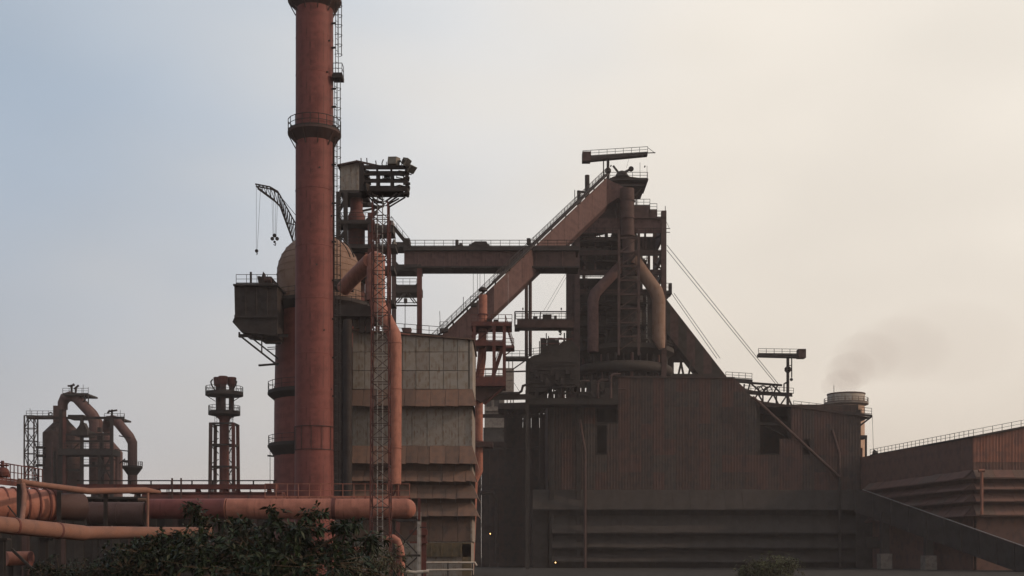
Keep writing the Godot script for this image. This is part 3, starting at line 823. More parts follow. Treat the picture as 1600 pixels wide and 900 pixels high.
func right_shed() -> void:
	var d := 200.0
	var t := thing("stock_shed", "rust red corner shed with layered canopies and a railed sloping roof", "building", Vector3(X(1560, d), 0, -d - 10))
	var bx := X(1520, d); var ax := X(1358, 237.0)
	var Bc := Vector3(bx, 0, -d); var A := Vector3(ax, 0, -237.0)
	var yt := func(x: float) -> float: return 683.0 - (x - 1520.0) * 0.1875
	# front face towards the road
	for i in 24:  # carried on unseen to the right, rising to shade the cast house
		var x0 := 1520.0 + i * 20; var x1 := x0 + 20
		for r in [[0, 722], [721.5, 748]]:
			var ya: float = yt.call(x0) if r[0] == 0 else r[0]; var yb: float = yt.call(x1) if r[0] == 0 else r[0]
			var b := B.new(); b.poly([P(x0 + 0.15, ya, d), P(x1 - 0.15, yb, d), P(x1 - 0.15, r[1], d), P(x0 + 0.15, r[1], d)], Vector3(0, 0, -0.2))
			for k in 4:
				var rx := lerpf(x0, x1, (k + 0.5) / 4.0); var ry := lerpf(ya, yb, (k + 0.5) / 4.0)
				b.hexa([P(rx - 0.9, ry, d), P(rx + 0.9, ry, d), P(rx + 0.9, r[1], d), P(rx - 0.9, r[1], d), P(rx - 0.45, ry, d - 0.08), P(rx + 0.45, ry, d - 0.08), P(rx + 0.45, r[1], d - 0.08), P(rx - 0.45, r[1], d - 0.03)])
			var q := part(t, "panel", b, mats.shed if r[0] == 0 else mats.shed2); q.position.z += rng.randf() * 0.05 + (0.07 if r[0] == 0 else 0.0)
	# left face going back, its shade painted in as the darker sheet red
	var n := 10
	var far := 17
	var at := func(f: float) -> Vector3: return Bc.lerp(A, f)
	var htop := H(683, d)
	for i in far:
		var p: Vector3 = at.call((i + 0.01) / n); var q: Vector3 = at.call((i + 0.99) / n)
		for r in [[htop, H(722, d)], [H(721.5, d), H(748, d)]]:
			var b := B.new()
			var o := Vector3(-0.2, 0, 0)
			b.hexa([Vector3(p.x, r[1], p.z), Vector3(q.x, r[1], q.z), Vector3(q.x, r[0], q.z), Vector3(p.x, r[0], p.z), Vector3(p.x, r[1], p.z) - o, Vector3(q.x, r[1], q.z) - o, Vector3(q.x, r[0], q.z) - o, Vector3(p.x, r[0], p.z) - o])
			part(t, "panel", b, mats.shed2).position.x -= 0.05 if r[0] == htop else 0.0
	var side := Vector3(-1.4, 0, -0.2)
	for r in [[735, 748], [755, 765], [772, 784], [790, 806]]:
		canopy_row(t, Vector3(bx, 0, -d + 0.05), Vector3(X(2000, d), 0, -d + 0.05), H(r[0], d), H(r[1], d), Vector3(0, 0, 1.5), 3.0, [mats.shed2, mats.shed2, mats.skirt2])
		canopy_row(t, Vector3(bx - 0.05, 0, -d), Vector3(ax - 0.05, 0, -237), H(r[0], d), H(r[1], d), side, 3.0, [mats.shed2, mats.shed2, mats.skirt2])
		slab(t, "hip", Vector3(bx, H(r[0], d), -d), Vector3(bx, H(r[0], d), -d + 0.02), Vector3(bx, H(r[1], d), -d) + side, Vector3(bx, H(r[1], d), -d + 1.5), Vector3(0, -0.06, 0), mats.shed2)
	fpart(t, "lower_wall", 1521, 715, 2000, 930, d + 0.3, 0.4, mats.shed2)
	var b3 := B.new()
	b3.hexa([Vector3(bx + 0.3, 0, -d - 0.3), Vector3(ax - 4.7, 0, -266), Vector3(ax - 4.7, H(700, d), -266), Vector3(bx + 0.3, H(700, d), -d - 0.3), Vector3(bx + 0.7, 0, -d - 0.3), Vector3(ax - 4.3, 0, -266), Vector3(ax - 4.3, H(700, d), -266), Vector3(bx + 0.7, H(700, d), -d - 0.3)])
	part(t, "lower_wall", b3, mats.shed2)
	var r0 := P(1520, 682, d - 0.4); var r1 := P(2000, yt.call(2000.0) - 1, d - 0.4)
	slab(t, "roof", r0, r1, Vector3(ax, r0.y, -238), Vector3(r1.x - 6, r1.y, -238), Vector3(0, -0.25, 0), mats.cast2)
	rail(t, [Vector3(ax + 0.2, r0.y, -237), r0 + Vector3(0.2, 0, -0.2)], mats.steel, 1.15, 1.5, 0.07)
	rail(t, [r0 + Vector3(0.2, 0, -0.2), P(1640, yt.call(1640.0) - 1, d)], mats.steel, 1.15, 1.6, 0.07)
	tpart(t, "vent_pipe", L([[1534, 738], [1534, 804]], d - 2.0), 0.25, mats.shed, 8)
	tpart(t, "vent_cap", L([[1529, 736], [1538, 735]], d - 2.0), 0.28, mats.shed, 8)
	var w := thing("roof_winch", "small dark winch at the low end of the railed shed roof", "winch", P(1368, 711, 236))
	tpart(w, "drum", [P(1364, 708, 236), P(1371, 708, 236)], 0.4, mats.steel, 10)
	ppart(w, "frame", [[1363, 712], [1372, 712], [1371, 706], [1366, 702]], 236.4, 0.5, mats.steel)

func ramp_gallery() -> void:
	var d := 226.0
	var t := thing("sloping_gallery", "long dark covered gallery sloping down to the right from the cast house", "gallery", Vector3(X(1480, d), 0, -d - 2))
	var n := 11
	var dz := func(x: float) -> float: return 230.0 - maxf(0.0, x - 1346.0) * 0.2
	var yt := func(x: float) -> float: return 766.0 + maxf(0.0, x - 1346.0) * 0.35
	var yb := func(x: float) -> float: return 798.0 + maxf(0.0, x - 1330.0) * 0.37
	for i in n:
		var x0 := lerpf(1336, 1640, float(i) / n) + 0.1; var x1 := lerpf(1336, 1640, float(i + 1) / n) - 0.1
		var q := [P(x0, yt.call(x0), dz.call(x0)), P(x1, yt.call(x1), dz.call(x1)), P(x1, yb.call(x1), dz.call(x1)), P(x0, yb.call(x0), dz.call(x0))]
		var b := B.new(); var bk := Vector3(1.5, 0, -3.5)
		b.hexa([q[0], q[1], q[2], q[3], q[0] + bk, q[1] + bk, q[2] + bk, q[3] + bk])
		part(t, "segment", b, mats.greysheet)
		bpart(t, "stiffener", q[0] + Vector3(0, 0, 0.12), q[3] + Vector3(0, 0, 0.12), 0.28, mats.greysheet)
	tpart(t, "edge_rail", [P(1348, 765, dz.call(1348.0) - 0.1), P(1640, 867.5, dz.call(1640.0) - 0.1)], 0.07, mats.galv, 6)
	var tt := [[1388, 800, 865], [1458, 828, 868]]
	for q in tt:
		var b := B.new(); d = dz.call(float(q[0])); b.box(Vector3(X(q[0] - 6, d), H(q[2], d), -d - 3), Vector3(X(q[0] + 6, d), H(q[1], d), -d - 1.5)); part(t, "leg", b, mats.greysheet)
		b = B.new(); b.box(Vector3(X(q[0] - 9, d), 0, -d - 3.5), Vector3(X(q[0] + 9, d), H(q[2], d), -d - 1)); part(t, "plinth", b, mats.concrete)
	var w := thing("yard_wall", "dull dark sheet wall of the low bay behind the sloping gallery", "wall", Vector3(X(1440, 234), 0, -234))
	for i in 9:
		fpart(w, "sheet", 1338 + i * 22, 800 + maxf(0, i - 2) * 5, 1359.7 + i * 22, 930, 236.0 + (i % 2) * 0.08, 0.3, mats.greysheet)
	canopy_row(w, P(1352, 850, 233.8), P(1440, 850, 233.8), H(840, 234), H(856, 234), Vector3(0, 0, 1.4), 3.0, [mats.greysheet, mats.cast2])

# ---- furnace
func furnace() -> void:
	var d := 243.0; var s := d / F; var db := 257.0
	var cx := X(975, 250); var cz := -250.0
	var t := thing("blast_furnace", "towering dark blast furnace with framed decks and forked gas pipes", "furnace", Vector3(cx, 0, cz))
	# columns of the square tower
	ppart(t, "hopper_house", [[916, 346], [950, 318], [972, 298], [988, 298], [990, 342], [898, 364], [898, 356]], d + 3, 7, mats.brown)
	for i in 6: fpart(t, "wind_sheet", 906 + i * 21, 452, 926.7 + i * 21, 556, db - 1, 0.2, mats.greysheet)
	for x in [902.0, 1037.0]:
		column(t, x, 330 if x > 1000 else 345, 900, d, 1.0, mats.brown)
		var bx: float = 800.0 + (x - 800.0) * d / db
		column(t, bx, 345, 900, db, 1.0, mats.brown)
	for x in [890.0]: column(t, x, 412, 900, d + 4, 0.7, mats.brown)
	column(t, 886, 412, 900, d + 9, 0.4, mats.brown)
	# beams and decks
	fpart(t, "panel_girder", 898, 341, 1041, 364, d, 0.5, mats.rosy)
	var side := B.new(); side.box(Vector3(X(1041, d) - 0.5, H(364, d), -db), Vector3(X(1041, d), H(341, d), -d - 0.5)); part(t, "panel_girder", side, mats.rosy)
	side = B.new(); side.box(Vector3(X(898, d), H(364, d), -db), Vector3(X(898, d) + 0.5, H(341, d), -d - 0.5)); part(t, "panel_girder", side, mats.brown)
	var bk := B.new(); bk.box(Vector3(X(898, d), H(364, d), -db - 0.5), Vector3(X(1041, d), H(341, d), -db)); part(t, "panel_girder", bk, mats.brown)
	for y in [[391, 399], [421, 430], [452, 460]]:
		var rb := B.new(); rb.box(Vector3(X(1037, d) - 0.35, H(y[1], d), -db + 0.5), Vector3(X(1037, d) + 0.35, H(y[0], d), -d - 0.5)); part(t, "side_beam", rb, mats.brown)
		fpart(t, "front_beam", 906, y[0], 1033, y[1], d + 0.2, 0.5, mats.brown)
	for q in [[372, 975, 9], [386, 952, 12], [404, 1012, 11], [433, 955, 12], [470, 1012, 12], [505, 1012, 12]]:
		var dk := B.new(); dk.box(Vector3(X(906, d), H(q[0], d) - 0.35, -d - 1.0 - q[2]), Vector3(X(q[1], d), H(q[0], d), -d - 1.0)); var pd := part(t, "deck", dk, mats.steel)
		rail(pd, [P(906, q[0], d + 1.1), P(q[1], q[0], d + 1.1)], mats.steel, 1.1, 1.8, 0.08)
	for q in [[909, 379, 930, 388], [925, 412, 940, 420], [1020, 375, 1034, 367], [1021, 410, 1033, 420], [1020, 432, 1033, 452], [909, 442, 918, 455]]:
		bpart(t, "brace", P(q[0], q[1], d + 5), P(q[2], q[3], d + 5), 0.3, mats.steel)
	for q in [[1012, 372, 1016, 420], [1000, 372, 1003, 470], [945, 365, 950, 470]]: fpart(t, "hanger", q[0], q[1], q[2], q[3], d + 6, 0.6, mats.steel)
	# throat vessel and shell
	var b := B.new()
	b.lathe(cx, cz, [[26 * s, H(560, 250)], [30 * s, H(470, 250)], [30 * s, H(395, 250)], [20 * s, H(365, 250)], [16 * s, H(330, 250)], [16 * s, H(300, 250)], [0.1, H(296, 250)]], 32)
	part(t, "throat", b, mats.steel)
	b = B.new()
	b.lathe(cx, cz, [[62 * s, 0], [64 * s, H(640, 250)], [60 * s, H(600, 250)], [52 * s, H(560, 250)], [26 * s, H(556, 250)]], 40)
	part(t, "hearth_shell", b, mats.greysheet)
	b = B.new(); flare(b, cx, cz, 52 * s, 80 * s, H(549, 250), 0.8, 24 * s)
	var ringp := part(t, "mantle_platform", b, mats.greysheet)
	rail(ringp, ring(cx, H(549, 250), cz, 79 * s), mats.steel, 1.1, 2.0, 0.08)
	for k in 18:
		var a := PI * k / 17.0
		var o := Vector3(cos(a), 0, sin(a))
		tpart(t, "cooling_pipe", [Vector3(cx, H(548, 250), cz) + o * 66 * s, Vector3(cx, H(570, 250), cz) + o * 68 * s, Vector3(cx, H(600, 250), cz) + o * 64 * s], 0.16 + 0.1 * (k % 3), mats.rosy if k % 4 == 0 else mats.steel, 6)
		if k % 2: bpart(t, "mantle_post", Vector3(cx, H(549, 250), cz) + o * 74 * s, Vector3(cx, H(528, 250), cz) + o * 74 * s, 0.25, mats.steel)
	tpart(t, "bustle_pipe", ring(cx, H(582, 250), cz, 70 * s, 0, TAU, 32), 1.1, mats.greysheet, 10)
	# uptake and forked downlegs
	tpart(t, "uptake", [P(979, 296, d - 1.5), P(980, 345, d - 1.5), P(983, 412, d - 1.0)], [12 * s, 11 * s, 8.5 * s], mats.brown, 20)
	for y in [318, 345, 372, 398]:
		var fl := B.new(); fl.lathe(X(980, d - 1.5), -d + 1.5, [[10 * s, H(y + 1, d)], [12.6 * s, H(y + 1, d)], [12.6 * s, H(y - 1, d)], [10 * s, H(y - 1, d)]], 20); part(t, "flange", fl, mats.brown)
	tpart(t, "gas_leg", [P(984, 400, d + 2), P(962, 424, d), P(930, 458, d - 2), P(926.5, 470, d - 2), P(926.5, 550, d - 2)], 8.5 * s, mats.rosy, 18)
	tpart(t, "gas_leg", [P(986, 398, d + 2), P(1003, 424, d), P(1025, 455, d - 2), P(1029, 468, d - 2), P(1029, 528, d - 2), P(1034, 545, d - 2)], [10 * s, 10 * s, 10.5 * s, 10.5 * s, 10.5 * s, 5 * s], mats.tan, 20)
	fpart(t, "shield_plate", 898, 556, 930, 606, d + 10, 0.3, mats.greysheet)
	# pipes, trays and boxes that crowd the decks
	for i in 46:
		var x := rng.randf_range(908, 1028); var y := rng.randf_range(350, 535); var dd := d + rng.randf_range(0.6, 9.0)
		var k := rng.randi() % 5
		if k == 0: tpart(t, "pipe", [P(x, y, dd), P(x, minf(y + rng.randf_range(20, 70), 545), dd)], rng.randf_range(0.12, 0.4), mats.rosy if rng.randf() < 0.4 else mats.steel, 8)
		elif k == 1: bpart(t, "cable_tray", P(x, y, dd), P(minf(x + rng.randf_range(15, 45), 1032), y, dd), 0.3, mats.steel, 0.2)
		elif k == 2: fpart(t, "cabinet", x, y, x + rng.randf_range(3, 8), y + rng.randf_range(5, 12), dd, 0.9, mats.brown)
		elif k == 3: bpart(t, "brace", P(x, y, dd), P(clampf(x + rng.randf_range(-22, 22), 906, 1030), y + 20, dd), 0.2, mats.brown)
		else: tpart(t, "pipe", [P(x, y, dd), P(x + 8, y, dd), P(x + 10, y + 4, dd), P(x + 10, y + 24, dd)], 0.2, mats.steel, 8)
	for y in [365, 399, 430, 460, 488, 516]: rail(t, [P(906, y, d - 0.1), P(1034, y, d - 0.1)], mats.steel, 1.1, 1.7, 0.07)
	ladder(t, P(1012, 470, d - 0.2), H(400, d), Vector3(0, 0, 1), mats.brown)
	ladder(t, P(915, 470, d - 0.2), H(400, d), Vector3(0, 0, 1), mats.brown)
	# lift shaft in front
	for x in [967.0, 998.0]: column(t, x, 360, 555, d - 4, 0.5, mats.brown)
	for i in 8:
		var y := 372.0 + i * 22
		bpart(t, "shaft_beam", P(967, y, d - 4), P(998, y, d - 4), 0.3, mats.brown)
		bpart(t, "shaft_brace", P(967, y + 22, d - 4), P(998, y, d - 4), 0.16, mats.brown)
	for i in 6:
		var y := 400.0 + i * 24
		stair(t, P(972 if i % 2 == 0 else 992, y + 24, d - 2.5), P(992 if i % 2 == 0 else 972, y, d - 2.5), 0.8, mats.steel)
	# top structure
	ppart(t, "top_head", [[945, 283], [958, 276], [975, 271], [985, 276], [1000, 278], [1012, 279], [1002, 291], [990, 296], [990, 350], [966, 350], [962, 320], [950, 300]], d + 1, 7, mats.brown)
	for q in [[944, 1013, 279, 0.4], [960, 1008, 288, 0.5]]: fpart(t, "top_deck", q[0], q[2], q[1], q[2] + 2.5, d - 1, 9, mats.steel)
	rail(t, [P(953, 279, d - 0.8), P(1012, 279, d - 0.8), P(1012, 279, d + 8)], mats.steel, 1.25, 1.6, 0.085)
	bpart(t, "knee_brace", P(1003, 293, d), P(989, 310, d), 0.3, mats.steel)
	for x in [990, 994]: bpart(t, "hanger", P(x, 290, d + 3), P(x, 322, d + 3), 0.25, mats.steel)
	bpart(t, "lever_arm", P(968, 272, d), P(958, 259, d), 0.35, mats.steel); bpart(t, "lever_arm", P(968, 273, d), P(986, 264, d), 0.4, mats.steel)
	b = B.new(); b.cyl(P(986, 264, d - 0.3), P(986, 264, d + 0.3), 0.55, -1, 10); part(t, "lever_weight", b, mats.steel)
	b = B.new(); b.dome(X(972, d), H(275, d), -d - 0.5, 1.3, 1.2, 16, 5); part(t, "bleeder_valve", b, mats.steel)
	for q in [[1000, 254, 278], [1011, 259, 278]]: bpart(t, "mast_rod", P(q[0], q[1], d), P(q[0], q[2], d), 0.07, mats.steel)
	for q in [[955, 258, 270], [1008, 259, 266]]: bpart(t, "lamp_head", P(q[0], q[1], d), P(q[0] - 1, q[1] + 2.5, d), 0.25, mats.steel)
	for q in [[986, 1016, 321, 341], [1014, 1027, 328, 341], [1024, 1041, 339.5, 342]]:
		fpart(t, "step_deck", q[0], q[2], q[1], q[3], d - 0.5, 8, mats.brown)
		rail(t, [P(q[0] + 1, q[2], d - 0.4), P(q[1] - 0.5, q[2], d - 0.4), P(q[1] - 0.5, q[2], d + 7)], mats.steel, 1.25, 1.4, 0.085)
	bpart(t, "mast_rod", P(1039.5, 322, d), P(1039.5, 341, d), 0.12, mats.steel)
	for y in [357, 363]: bpart(t, "stub_arm", P(1040, y, d), P(1047, y, d), 0.12, mats.steel)
	bpart(t, "stub_arm", P(1041, 346, d), P(1046, 357, d), 0.06, mats.steel)
	# side cabin on the right column
	fpart(t, "side_platform", 1035, 455, 1050, 459, d, 3, mats.steel)
	rail(t, [P(1040, 455, d + 0.1), P(1049.5, 455, d + 0.1), P(1049.5, 455, d + 3)], mats.steel, 1.6, 1.0, 0.09)
	fpart(t, "switch_box", 1045, 443, 1050, 454.9, d + 0.8, 0.8, mats.steel)
	ppart(t, "gusset", [[1036, 459], [1050, 459], [1043, 467], [1038, 468]], d + 0.5, 0.4, mats.steel)
	# equipment deck left of the shell
	var e := thing("gas_cleaning_deck", "cluttered dark equipment block with pipes and rails beside the furnace", "equipment", Vector3(X(860, 235), 0, -240))
	var de := 234.0
	ppart(e, "block", [[822, 563], [834, 555], [846, 553], [848, 540], [872, 540], [880, 533], [893, 532], [905, 545], [905, 604], [895, 600], [878, 604], [866, 598], [852, 612], [822, 612]], de, 9, mats.greysheet)
	ppart(e, "block", [[822, 618], [850, 618], [852, 622], [905, 621], [906, 612], [925, 612], [926, 617], [944, 617], [945, 606], [966, 606], [966, 632], [822, 632]], de + 1, 6, mats.greysheet)
	for q in [[846, 528, 852, 553], [855, 531, 872, 541], [862, 529, 866, 534], [889, 500, 893, 534]]: fpart(e, "cabinet", q[0], q[1], q[2], q[3], de + 2, 1.5, mats.steel)
	for q in [[845, 528], [857, 525], [843, 533]]: bpart(e, "post", P(q[0], q[1], de), P(q[0], 555, de), 0.18, mats.steel)
	for y in [530, 537, 545]: bpart(e, "pipe", P(845, y, de + 1), P(895, y - 0.5, de + 1), 0.16, mats.oxide)
	bpart(e, "pipe", P(856, 529, de + 1), P(890, 530, de + 1), 0.3, mats.oxide)
	rail(e, [P(822, 555, de), P(845, 553, de), P(893, 540, de)], mats.steel, 1.2, 1.3, 0.08)
	for i in 9: bpart(e, "brace", P(866 + i * 5, 616, de + 1), P(868.5 + i * 5 if i % 2 else 863.5 + i * 5, 598, de + 1), 0.3, mats.greysheet)
	for i in 8: bpart(e, "brace", P(826 + i * 6, 632, de + 4), P(829 + i * 6 if i % 2 else 822 + i * 6, 610, de + 4), 0.35, mats.greysheet)
	for x in [824, 862, 904]: column(e, x, 612, 900, de + 5, 0.8, mats.greysheet)
	for i in 44:
		var x := rng.randf_range(826, 962); var y := rng.randf_range(586, 616); var dd := de + rng.randf_range(-0.5, 5.0)
		if i % 4 == 0: fpart(e, "cabinet", x, y, minf(x + rng.randf_range(3, 9), 966), 622, dd, 1.0, mats.greysheet)
		elif i % 4 == 1: tpart(e, "pipe", [P(x, 622, dd), P(x, y, dd), P(x + 5, y - 3, dd), P(x + 16, y - 3, dd)], rng.randf_range(0.12, 0.3), mats.brown, 8)
		elif i % 4 == 2: bpart(e, "brace", P(x, 620, dd), P(x + rng.randf_range(-14, 14), y, dd), 0.24, mats.steel)
		else: bpart(e, "post", P(x, 620, dd), P(x, y - 4, dd), 0.16, mats.steel)
	for q in [[852, 905, 604], [905, 964, 598], [826, 870, 592]]: rail(e, [P(q[0], q[2], de - 0.6), P(q[1], q[2], de - 0.6)], mats.steel, 1.1, 1.3, 0.08)
	for i in 12:
		var x := rng.randf_range(838, 892); var y := rng.randf_range(520, 536)
		bpart(e, "pipe", P(x, 556, de + 3), P(x, y, de + 3), rng.randf_range(0.12, 0.35), mats.steel)
		if i % 3 == 0: bpart(e, "pipe", P(x, y, de + 3), P(x + rng.randf_range(6, 16), y, de + 3), 0.2, mats.oxide)
	for i in 7:
		var y := 565.0 + i * 6.5
		bpart(e, "conduit", P(826, y, de - 0.2), P(900, y + rng.randf_range(-2, 2), de - 0.2), 0.16 + rng.randf() * 0.15, mats.steel)
	for i in 9: fpart(e, "cabinet", 828 + i * 8, 570 + (i * 7) % 23, 833 + i * 8, 582 + (i * 7) % 23, de - 0.8, 0.7, mats.steel)

func crane_boom(t: Node3D, a: Array, c: Array, d: float, up: float, cw: Array, mast: Array) -> void:
	# a and c: ends of the tapering box boom, [x, top, bottom]
	var b := B.new(); b.poly(L([[a[0], a[1]], [c[0], c[1]], [c[0], c[2]], [a[0], a[2]]], d), Vector3(0, 0, -1.4)); part(t, "boom", b, mats.steel)
	rail(t, [P(a[0], a[1], d - 0.05), P(c[0], c[1], d - 0.05)], mats.steel, up, 1.7, 0.085)
	rail(t, [P(a[0], a[1], d + 1.4), P(c[0], c[1], d + 1.4)], mats.steel, up, 1.7, 0.07)
	fpart(t, "counterweight", cw[0], cw[1], cw[2], cw[3], d - 0.3, 2.0, mats.brown)
	tpart(t, "mast", [P(mast[0], mast[2], d + 0.7), P(mast[0], mast[1], d + 0.7)], mast[3] * d / F, mats.steel, 12)
	var m := B.new(); var my: float = lerpf(mast[1], mast[2], mast[4])
	m.lathe(X(mast[0], d + 0.7), -d - 0.7, [[mast[3] * d / F, H(my + 5, d)], [mast[3] * 2.2 * d / F, H(my + 2, d)], [mast[3] * 2.2 * d / F, H(my - 2, d)], [mast[3] * d / F, H(my - 5, d)]], 14)
	part(t, "slew_collar", m, mats.steel)
func top_crane() -> void:
	var d := 244.0
	var t := thing("top_swing_crane", "slewing boom crane standing on the very top of the furnace", "crane", P(949, 279, d + 0.7))
	crane_boom(t, [910.5, 244.5, 251.5], [1012, 238, 242], d, 1.15, [910, 236.5, 923, 251], [950, 248, 279, 2.2, 0.55])
	bpart(t, "pendant", P(943, 251, d), P(943, 279, d), 0.22, mats.steel)
	bpart(t, "tip_bar", P(1012, 239, d), P(1024, 238.6, d), 0.16, mats.steel); bpart(t, "tip_stay", P(1012, 230.5, d), P(1022, 238, d), 0.08, mats.steel)
	bpart(t, "rope", P(983, 246, d), P(979, 262, d), 0.04, mats.cable)
func yard_crane() -> void:
	var d := 241.0
	var t := thing("slewing_crane", "boom crane with a square counterweight above the cast house roof", "crane", P(1232, 636, d + 0.7))
	crane_boom(t, [1185, 552.5, 557], [1259, 553.5, 559], d, 1.0, [1248, 545, 1259.5, 558.8], [1231, 556, 638, 2.4, 0.25])
	bpart(t, "pendant", P(1237, 560, d), P(1237, 590, d), 0.2, mats.steel)
	var b := B.new(); b.cyl(P(1236.5, 593, d - 0.3), P(1236.5, 593, d + 0.3), 0.32, -1, 10); part(t, "pendant_weight", b, mats.steel)
	bpart(t, "arm", P(1232, 571, d), P(1237, 571, d), 0.14, mats.steel)

func incline() -> void:
	var t := thing("inclined_conveyor", "steep dark conveyor gallery running down from the furnace to the right", "conveyor", Vector3(X(1090, 262), 0, -264))
	var a := [1034.0, 458.0]; var c := [1138.0, 592.0]
	for i in 8:
		var f := float(i) / 8; var g := float(i + 1) / 8
		var x0: float = lerpf(a[0], c[0], f); var x1: float = lerpf(a[0], c[0], g); var y0: float = lerpf(a[1], c[1], f); var y1: float = lerpf(a[1], c[1], g)
		ppart(t, "segment", [[x0, y0], [x1, y1], [x1, minf(y1 + 52, 640)], [x0, y0 + 52]], 262, 5, mats.brown if i % 2 else mats.greysheet)
	for q in [[1050, 520], [1086, 560], [1120, 590]]: column(t, q[0], q[1], 900, 264, 0.7, mats.greysheet)
	ppart(t, "web_plate", [[1040, 520], [1085, 580], [1070, 566], [1052, 566], [1040, 580]], 266, 0.5, mats.greysheet)
	for i in 6: bpart(t, "brace", P(1036 + i * 8, 586, 258), P(1041 + i * 8 if i % 2 else 1031 + i * 8, 562, 258), 0.4, mats.greysheet)
	fpart(t, "lower_deck", 1030, 584, 1130, 592, 252, 6, mats.greysheet)

func headgear() -> void:
	var d := 244.0
	var t := thing("rope_headgear", "open truss platform of rope sheaves on the cast house roof", "headgear", P(1200, 634, d + 2))
	slab(t, "deck", P(1133, 590, d), P(1176, 593, d), P(1133, 590, d + 5), P(1176, 593, d + 5), Vector3(0, -0.9, 0), mats.steel)
	rail(t, [P(1134, 590, d), P(1175, 592.5, d), P(1175, 592.5, d + 4)], mats.steel, 1.15, 1.5, 0.085)
	for dd in [d, d + 3.5]:
		beam(t, P(1168, 598, dd), P(1222, 602, dd), 0.4, 0.4, mats.steel)
		beam(t, P(1160, 613, dd), P(1238, 617, dd), 0.5, 0.7, mats.steel)
		beam(t, P(1160, 632, dd), P(1240, 637, dd), 0.5, 0.5, mats.steel)
		for q in [[1168, 614, 1172, 598], [1172, 598, 1190, 614], [1190, 614, 1206, 601], [1206, 601, 1222, 616], [1215, 602, 1208, 616], [1160, 614, 1174, 633], [1174, 633, 1184, 615], [1184, 615, 1196, 634], [1196, 634, 1208, 616], [1208, 616, 1218, 635], [1218, 635, 1230, 617], [1230, 617, 1238, 636], [1163, 600, 1160, 632], [1192, 615, 1192, 634], [1213, 616, 1213, 635]]:
			bpart(t, "truss_member", P(q[0], q[1], dd), P(q[2], q[3], dd), 0.28, mats.steel)
	rail(t, [P(1162, 611, d - 0.2), P(1240, 615, d - 0.2)], mats.steel, 1.1, 1.4, 0.08)
	for q in [[1192, 609], [1200, 611], [1186, 611]]:
		var b := B.new()
		var r := 0.85
		var pp := []
		var m := P(q[0], q[1], d + 1.2)
		for k in 17: pp.append(m + Vector3(cos(TAU * k / 16.0), sin(TAU * k / 16.0), 0) * r)
		b.tube(pp, 0.1, 6)
		for k in 4: b.bar(m, m + Vector3(cos(PI * k / 2.0 + 0.4), sin(PI * k / 2.0 + 0.4), 0) * r, 0.1)
		part(t, "sheave", b, mats.steel)
	tpart(t, "vent_loop", L([[1225, 612], [1225, 600], [1228, 598], [1230, 600]], d + 0.5), 0.14, mats.steel, 8)

func cables() -> void:
	for q in [[1042, 383, 1216, 600, 244.0, "upper hauling rope from the furnace column to the roof headgear"], [1042, 391, 1212, 600, 246.0, "second hauling rope just below the upper one from the furnace column"], [1049, 458, 1120, 560, 256.0, "short rope pair falling along the steep conveyor gallery"], [886, 424, 848, 488, 240.0, "thin slanting rope pair between the bridge and the monorail platform"]]:
		var t := thing("hauling_rope", q[5], "rope", P(q[2], q[3], q[4]))
		var b := B.new()
		for o in ([0.0, 4.0] if q[0] == 1049 or q[0] == 886 else [0.0]): b.bar(P(q[0] + o, q[1], q[4]), P(q[2] + o * 1.3, q[3], q[4]), 0.05 if q[0] == 886 else 0.09)
		part(t, "strand", b, mats.cable)

func white_stack() -> void:
	var d := 330.0; var s := d / F
	var cx := X(1322, d)
	var t := thing("pale_stack", "squat pale cylindrical stack with a ring platform behind the cast house", "stack", Vector3(cx, 0, -d))
	var b := B.new(); b.lathe(cx, -d, [[28.5 * s, 0], [28 * s, H(634, d)]], 40); part(t, "lower_shell", b, mats.peach)
	b = B.new(); b.lathe(cx, -d, [[28.3 * s, H(634, d)], [28.6 * s, H(616, d)], [27 * s, H(616, d)], [26.5 * s, H(640, d)]], 40); part(t, "upper_shell", b, mats.pale)
	b = B.new(); b.lathe(cx, -d, [[28.7 * s, H(617.5, d)], [29.3 * s, H(617.3, d)], [29.3 * s, H(615.5, d)], [27 * s, H(615.5, d)]], 40); part(t, "rim", b, mats.brown)
	b = B.new(); flare(b, cx, -d, 28 * s, 34 * s, H(630, d), 0.5, 5 * s); part(t, "ring_platform", b, mats.concrete)
	rail(t, ring(cx, H(630, d), -d, 33.5 * s), mats.brown, 1.2, 2.2, 0.09)
	bpart(t, "rod", P(1303, 640, d - 6), P(1303, 602, d - 6), 0.12, mats.brown)

